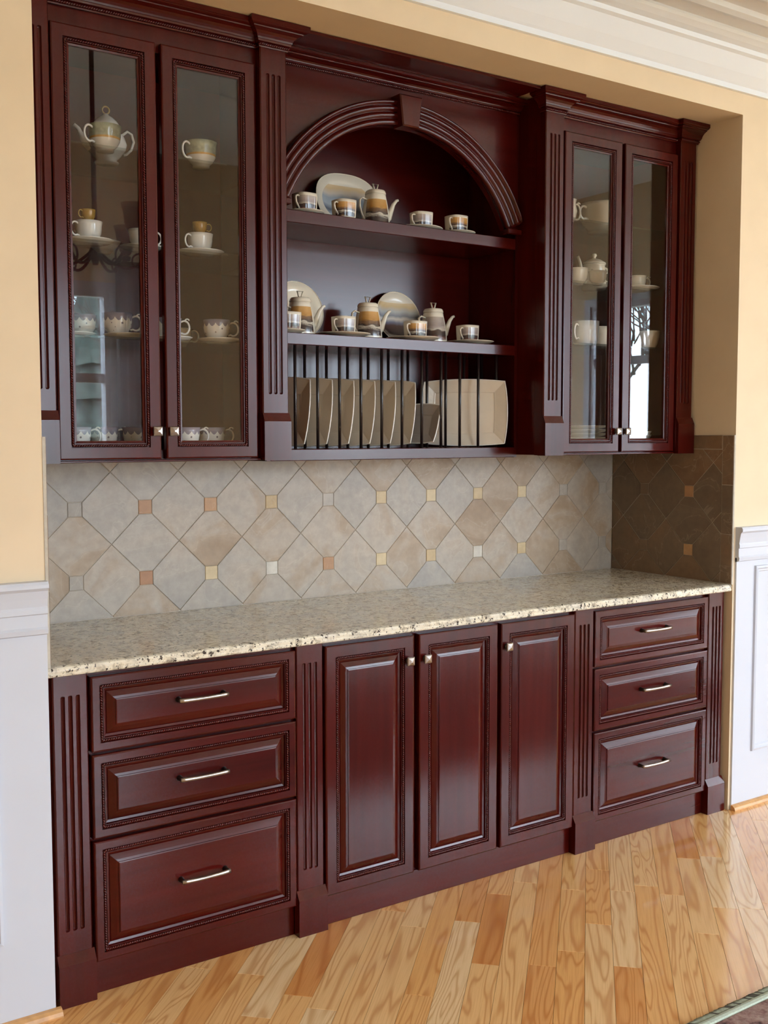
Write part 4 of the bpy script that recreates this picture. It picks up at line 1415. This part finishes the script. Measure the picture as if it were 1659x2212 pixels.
# right cabinet
H1, H2, H3 = (z + 0.0006 for z in SHELVES[1])
GRR = 'china behind the right glass doors'
tu = thing('soup_tureen', 'wide cream tureen with side handles on the top right glass shelf', 'tureen', (2.4200, 0.440, H1))
vessel([(0.062, 0.0), (0.066, 0.004), (0.060, 0.010), (0.082, 0.034), (0.096, 0.064), (0.100, 0.096), (0.106, 0.112)], 0.004, 48).build('bowl', 'porcelain', tu)
for s in (0, math.pi):
    loop_handle(0.098, 0.072, 0.050, 0.034, 0.005, s, False).build('handle', 'porcelain', tu)
cj = thing('cream_jug', 'cream jug beside the tureen at the left of the top right shelf', 'jug', (2.1560, 0.380, H1), 0, GRR)
vessel([(0.026, 0.0), (0.028, 0.004), (0.036, 0.020), (0.042, 0.048), (0.036, 0.076), (0.040, 0.092)], 0.003).build('jug_body', 'porcelain', cj)
loop_handle(0.039, 0.052, 0.060, 0.036, 0.0040, 0.0, True).build('handle', 'porcelain', cj)
tp = thing('coffee_pot', 'cream coffee pot with slim spout on the second right glass shelf', 'teapot', (2.3600, 0.430, H2))
MB().lathe([(0.0003, 0.0), (0.046, 0.0), (0.049, 0.004), (0.050, 0.020), (0.047, 0.060), (0.043, 0.096), (0.046, 0.100), (0.0003, 0.101)], 40).build('pot_body', 'porcelain', tp)
lid = MB().lathe([(0.0003, 0.102), (0.048, 0.102), (0.046, 0.108), (0.026, 0.120), (0.007, 0.126), (0.006, 0.130), (0.011, 0.136), (0.009, 0.144), (0.0003, 0.146)], 36).build('lid', 'porcelain', tp)
MB().tube([(-0.044, 0, 0.026), (-0.060, 0, 0.040), (-0.068, 0, 0.070), (-0.078, 0, 0.104), (-0.090, 0, 0.128)], [0.011, 0.010, 0.0075, 0.006, 0.005], 10).build('spout', 'porcelain', tp)
loop_handle(0.046, 0.056, 0.074, 0.040, 0.0042, 0.0, False).build('handle', 'porcelain', tp)
round_cup((2.2000, 0.360, H2), 'cream cup left of the coffee pot behind the third glass door', 'porcelain', A_R, 1.0, True, GRR, 'porcelain')
round_cup((2.2700, 0.320, H2), 'small cream cup in front of the coffee pot spout', 'porcelain', A_R, 0.85, True, GRR, 'porcelain')
saucer((2.5300, 0.360, H2), 0.094, 'cream plate under the cup behind the fourth glass door', 'porcelain', group='plates behind the right glass doors', name='dessert_plate', cat='plate')
round_cup((2.5450, 0.370, H2 + SA), 'cream cup on a plate behind the fourth glass door', 'porcelain', A_R, 0.9, True, GRR, 'porcelain')
lc = thing('large_cup', 'large plain white cup behind the third glass door', 'cup', (2.2360, 0.350, H3), 0, GRR)
vessel([(0.040, 0.0), (0.044, 0.004), (0.050, 0.020), (0.053, 0.050), (0.054, 0.092)], 0.003).build('cup_body', 'white_porcelain', lc)
loop_handle(0.052, 0.050, 0.056, 0.030, 0.004, math.radians(195), False).build('handle', 'white_porcelain', lc)
o = vessel([(0.032, 0.0), (0.034, 0.004), (0.050, 0.022), (0.060, 0.052), (0.062, 0.084)], 0.003).build('round_bowl', 'porcelain')
o.location = (2.3900, 0.430, H3)
tag(o, 'round cream bowl behind the large cup, third glass door', 'bowl', 'bowls behind the right glass doors')
o = vessel([(0.026, 0.0), (0.028, 0.004), (0.036, 0.020), (0.042, 0.046), (0.044, 0.070)], 0.003).build('round_bowl', 'porcelain')
o.location = (2.5760, 0.330, H3)
tag(o, 'small cream bowl behind the fourth glass door', 'bowl', 'bowls behind the right glass doors')
for k, nm in enumerate(('bottom', 'second from the bottom', 'middle', 'second from the top', 'top')):
    saucer((2.2700, 0.380, GF + k * 0.0152), 0.094, 'cream dinner plate, %s of the stack on the right cabinet floor' % nm, 'porcelain', 0.016, 'stacked plates in the right cabinet', 'dinner_plate', 'plate')
for k, nm in enumerate(('lower', 'upper')):
    o = vessel([(0.026, 0.0), (0.028, 0.004), (0.044, 0.014), (0.058, 0.034), (0.060, 0.042)], 0.003).build('cereal_bowl', 'white_porcelain')
    o.location = (2.5450, 0.360, GF + k * 0.0140)
    tag(o, '%s white bowl of the nested pair on the right cabinet floor' % nm, 'bowl', 'nested bowls in the right cabinet')

# ------------------------------------------------------------------ rug corner
rg = thing('area_rug', 'mottled brown area rug with pale green binding at the lower right', 'rug', (2.9, -1.9, 0))
org = (2.9, -1.9, 0)
RXA, RXB, RYA, RYB = 1.05, 4.60, -3.30, -0.972
MB().box(RXA + 0.045, RXB - 0.045, RYA + 0.045, RYB - 0.045, 0.0005, 0.011, 0.003).build('pile', 'rug', rg, org)
bd = MB()
prf = [(0.022, 0.0005), (0.022, 0.009), (0.026, 0.0135), (0.034, 0.0150), (0.042, 0.0135), (0.0448, 0.009), (0.0448, 0.0005)]
rings = [[(RXA + i, RYA + i, z), (RXB - i, RYA + i, z), (RXB - i, RYB - i, z), (RXA + i, RYB - i, z)] for i, z in prf]
bd.loops(rings).build('binding', 'rug_border', rg, org)
s1, s2 = MB(), MB()
x = RXA + 0.004
k = 0
while x < RXB - 0.05:
    tgt = s2 if RND.random() < 0.2 else s1
    tgt.tube([(x + 0.028, RYB - 0.022, 0.006), (x + 0.014, RYB - 0.010, 0.0075), (x, RYB + RND.uniform(-0.002, 0.003), 0.003)], [0.0046, 0.0050, 0.0034], 6)
    x += 0.0088
s1.build('edge_stitching', 'rug_fringe', rg, org)['kind'] = 'stuff'
s2.build('dark_stitching', 'rug_fringe_dark', rg, org)['kind'] = 'stuff'


# ------------------------------------------------------------------ behind the camera: what the glass doors mirror
def curtain(name, label, p0, p1, z0, z1, folds):
    mb = MB()
    p0, p1 = Vector(p0), Vector(p1)
    d = (p1 - p0)
    nrm = Vector((-d.y, d.x)).normalized()
    rows = []
    nn = folds * 8
    for z in (z0, (z0 + z1) / 2, z1):
        row = []
        for off in (0.0, 0.004):
            pts = []
            for k in range(nn + 1):
                t = k / nn
                w = 0.028 * math.sin(t * folds * 2 * math.pi) + 0.008 * math.sin(t * folds * 5.1)
                q = p0 + d * t + nrm * (w + off)
                pts.append((q.x, q.y, z))
            row += pts if off == 0 else pts[::-1]
        rows.append(row)
    mb.loops(rows, True, cap0=True, cap1=True)
    tag(mb.build(name, 'curtain'), label, 'curtain', 'window curtains')


curtain('curtain', 'taupe curtain at the right of the rear window', (3.04, RY0 + 0.08), (3.55, RY0 + 0.08), 0.02, 3.20, 7)
curtain('curtain', 'taupe curtain at the left of the rear window', (0.32, RY0 + 0.08), (0.84, RY0 + 0.08), 0.02, 3.20, 7)
curtain('curtain', 'taupe curtain drawn part way across the right wall window', (RX1 - 0.08, -5.93), (RX1 - 0.08, -5.58), 0.02, 3.20, 5)

ch = thing('chandelier', 'black iron chandelier with scrolled arms and smoky glass shades', 'chandelier', (0.95, -1.80, 2.30))
bd = MB()
bd.tube([(0, 0, 0.0), (0, 0, 0.06), (0, 0, 0.10), (0, 0, 0.30), (0, 0, TRAY_Z - 2.30)], [0.012, 0.030, 0.014, 0.012, 0.010], 12)
bd.build('stem', 'iron', ch)
for k in range(6):
    a = k * math.pi / 3 + 0.3
    ca, sa = math.cos(a), math.sin(a)
    arm = []
    for q in range(22):
        t = q / 21
        ang = math.radians(200 + 290 * t)
        arm.append(((0.02 + 0.30 * t) * ca, (0.02 + 0.30 * t) * sa, 0.06 - 0.09 * math.sin(math.pi * t) + 0.10 * t * t))
    MB().tube(arm, 0.007, 8).build('arm', 'iron', ch)
    curl = [((0.20 + 0.05 * math.cos(s) * (1 - s / 9)) * ca, (0.20 + 0.05 * math.cos(s) * (1 - s / 9)) * sa, 0.02 + 0.05 * math.sin(s) * (1 - s / 9)) for s in [i * 0.45 for i in range(14)]]
    MB().tube(curl, 0.005, 6).build('scroll', 'iron', ch)
    cx, cy = 0.32 * ca, 0.32 * sa
    MB().lathe([(0.0003, 0.065), (0.020, 0.068), (0.024, 0.085), (0.012, 0.092), (0.0003, 0.093)], 16, cx=cx, cy=cy).build('cup', 'iron', ch)
    MB().lathe([(0.016, 0.093), (0.030, 0.110), (0.044, 0.150), (0.050, 0.200), (0.060, 0.235), (0.058, 0.235), (0.048, 0.200), (0.042, 0.150), (0.028, 0.112), (0.015, 0.096)], 20, cx=cx, cy=cy).build('glass_shade', 'shade_glass', ch)

# outdoors seen through the windows
gd = MB().box(-50, 60, -60, -7.5, -0.6, -0.5)
gd.box(8.8, 60, -7.5, 40, -0.6, -0.5)
gd = gd.build('garden_lawn', 'lawn')
gd['kind'] = 'structure'


def bare_tree(x, y, h, seed):
    r = random.Random(seed)
    mb = MB()
    def grow(p, d, ln, rad, lev):
        q = p + d * ln * 0.5 + Vector((r.uniform(-1, 1), r.uniform(-1, 1), r.uniform(-0.3, 0.5))) * ln * 0.06
        e = p + d * ln
        mb.tube([p, q, e], [rad, rad * 0.85, rad * 0.68], 5, False)
        if lev == 0:
            return
        for k in range(3 if lev > 1 else 2):
            nd = (d + Vector((r.uniform(-1, 1), r.uniform(-1, 1), r.uniform(-0.35, 0.7))) * 0.75).normalized()
            grow(e - d * ln * r.uniform(0, 0.35), nd, ln * r.uniform(0.58, 0.78), rad * 0.60, lev - 1)
    grow(Vector((0, 0, 0)), Vector((0, 0, 1)), h * 0.32, h * 0.011, 5)
    t = mb.build('bare_tree', 'bark')
    t.location = (x, y, -0.5)
    return t


TREES = [(3.6, -13.5, 6.5, 1, 'slim bare tree nearest the rear window'), (7.4, -16.0, 7.5, 2, 'tall bare tree on the lawn behind the rear windows'),
         (-1.5, -22.0, 10.0, 3, 'big bare tree at the back of the lawn'), (17.5, -14.6, 8.0, 4, 'bare tree nearest the right wall window'),
         (25.0, -19.0, 10.0, 5, 'tall bare tree far out beyond the right wall window'), (-6.5, -16.0, 9.0, 6, 'bare tree at the left of the lawn behind the house')]
for x, y, h, sd, lb in TREES:
    tag(bare_tree(x, y, h, sd), lb, 'tree', 'bare trees on the lawn')


def conifer(x, y, h, seed, label):
    r = random.Random(seed)
    t = thing('conifer_tree', label, 'tree', (x, y, -0.5), 0, 'conifers at the end of the garden')
    MB().tube([(0, 0, 0), (0, 0, h * 0.3)], [h * 0.03, h * 0.02], 6).build('trunk', 'bark', t)
    mb = MB()
    for k in range(6):
        z = h * (0.12 + 0.14 * k)
        rad = h * 0.21 * (1 - k / 7.0)
        n = 14
        base = [(rad * (1 if i % 2 else 0.72) * r.uniform(0.85, 1.1) * math.cos(2 * math.pi * i / n), rad * (1 if i % 2 else 0.72) * r.uniform(0.85, 1.1) * math.sin(2 * math.pi * i / n), z + r.uniform(-0.1, 0.1)) for i in range(n)]
        mb.add(base + [(0, 0, z + h * 0.26), (0, 0, z + h * 0.05)], [(i, (i + 1) % n, n) for i in range(n)] + [((i + 1) % n, i, n + 1) for i in range(n)])
    mb.build('foliage', 'evergreen', t)


for k in range(9):
    conifer(-3.0 + 4.4 * k + 0.4 * math.sin(k * 2.3), -31.0 - 2.0 * math.sin(k * 1.7), 7.5 + 1.2 * math.sin(k * 3.1), 40 + k, 'conifer number %s from the left behind the rear lawn' % ['one', 'two', 'three', 'four', 'five', 'six', 'seven', 'eight', 'nine'][k])
for k in range(5):
    conifer(38.0 + 1.5 * math.sin(k * 1.3), -24.0 + 4.6 * k, 7.0 + math.sin(k * 2.1), 60 + k, 'conifer number %s beyond the right wall windows' % ['one', 'two', 'three', 'four', 'five'][k])
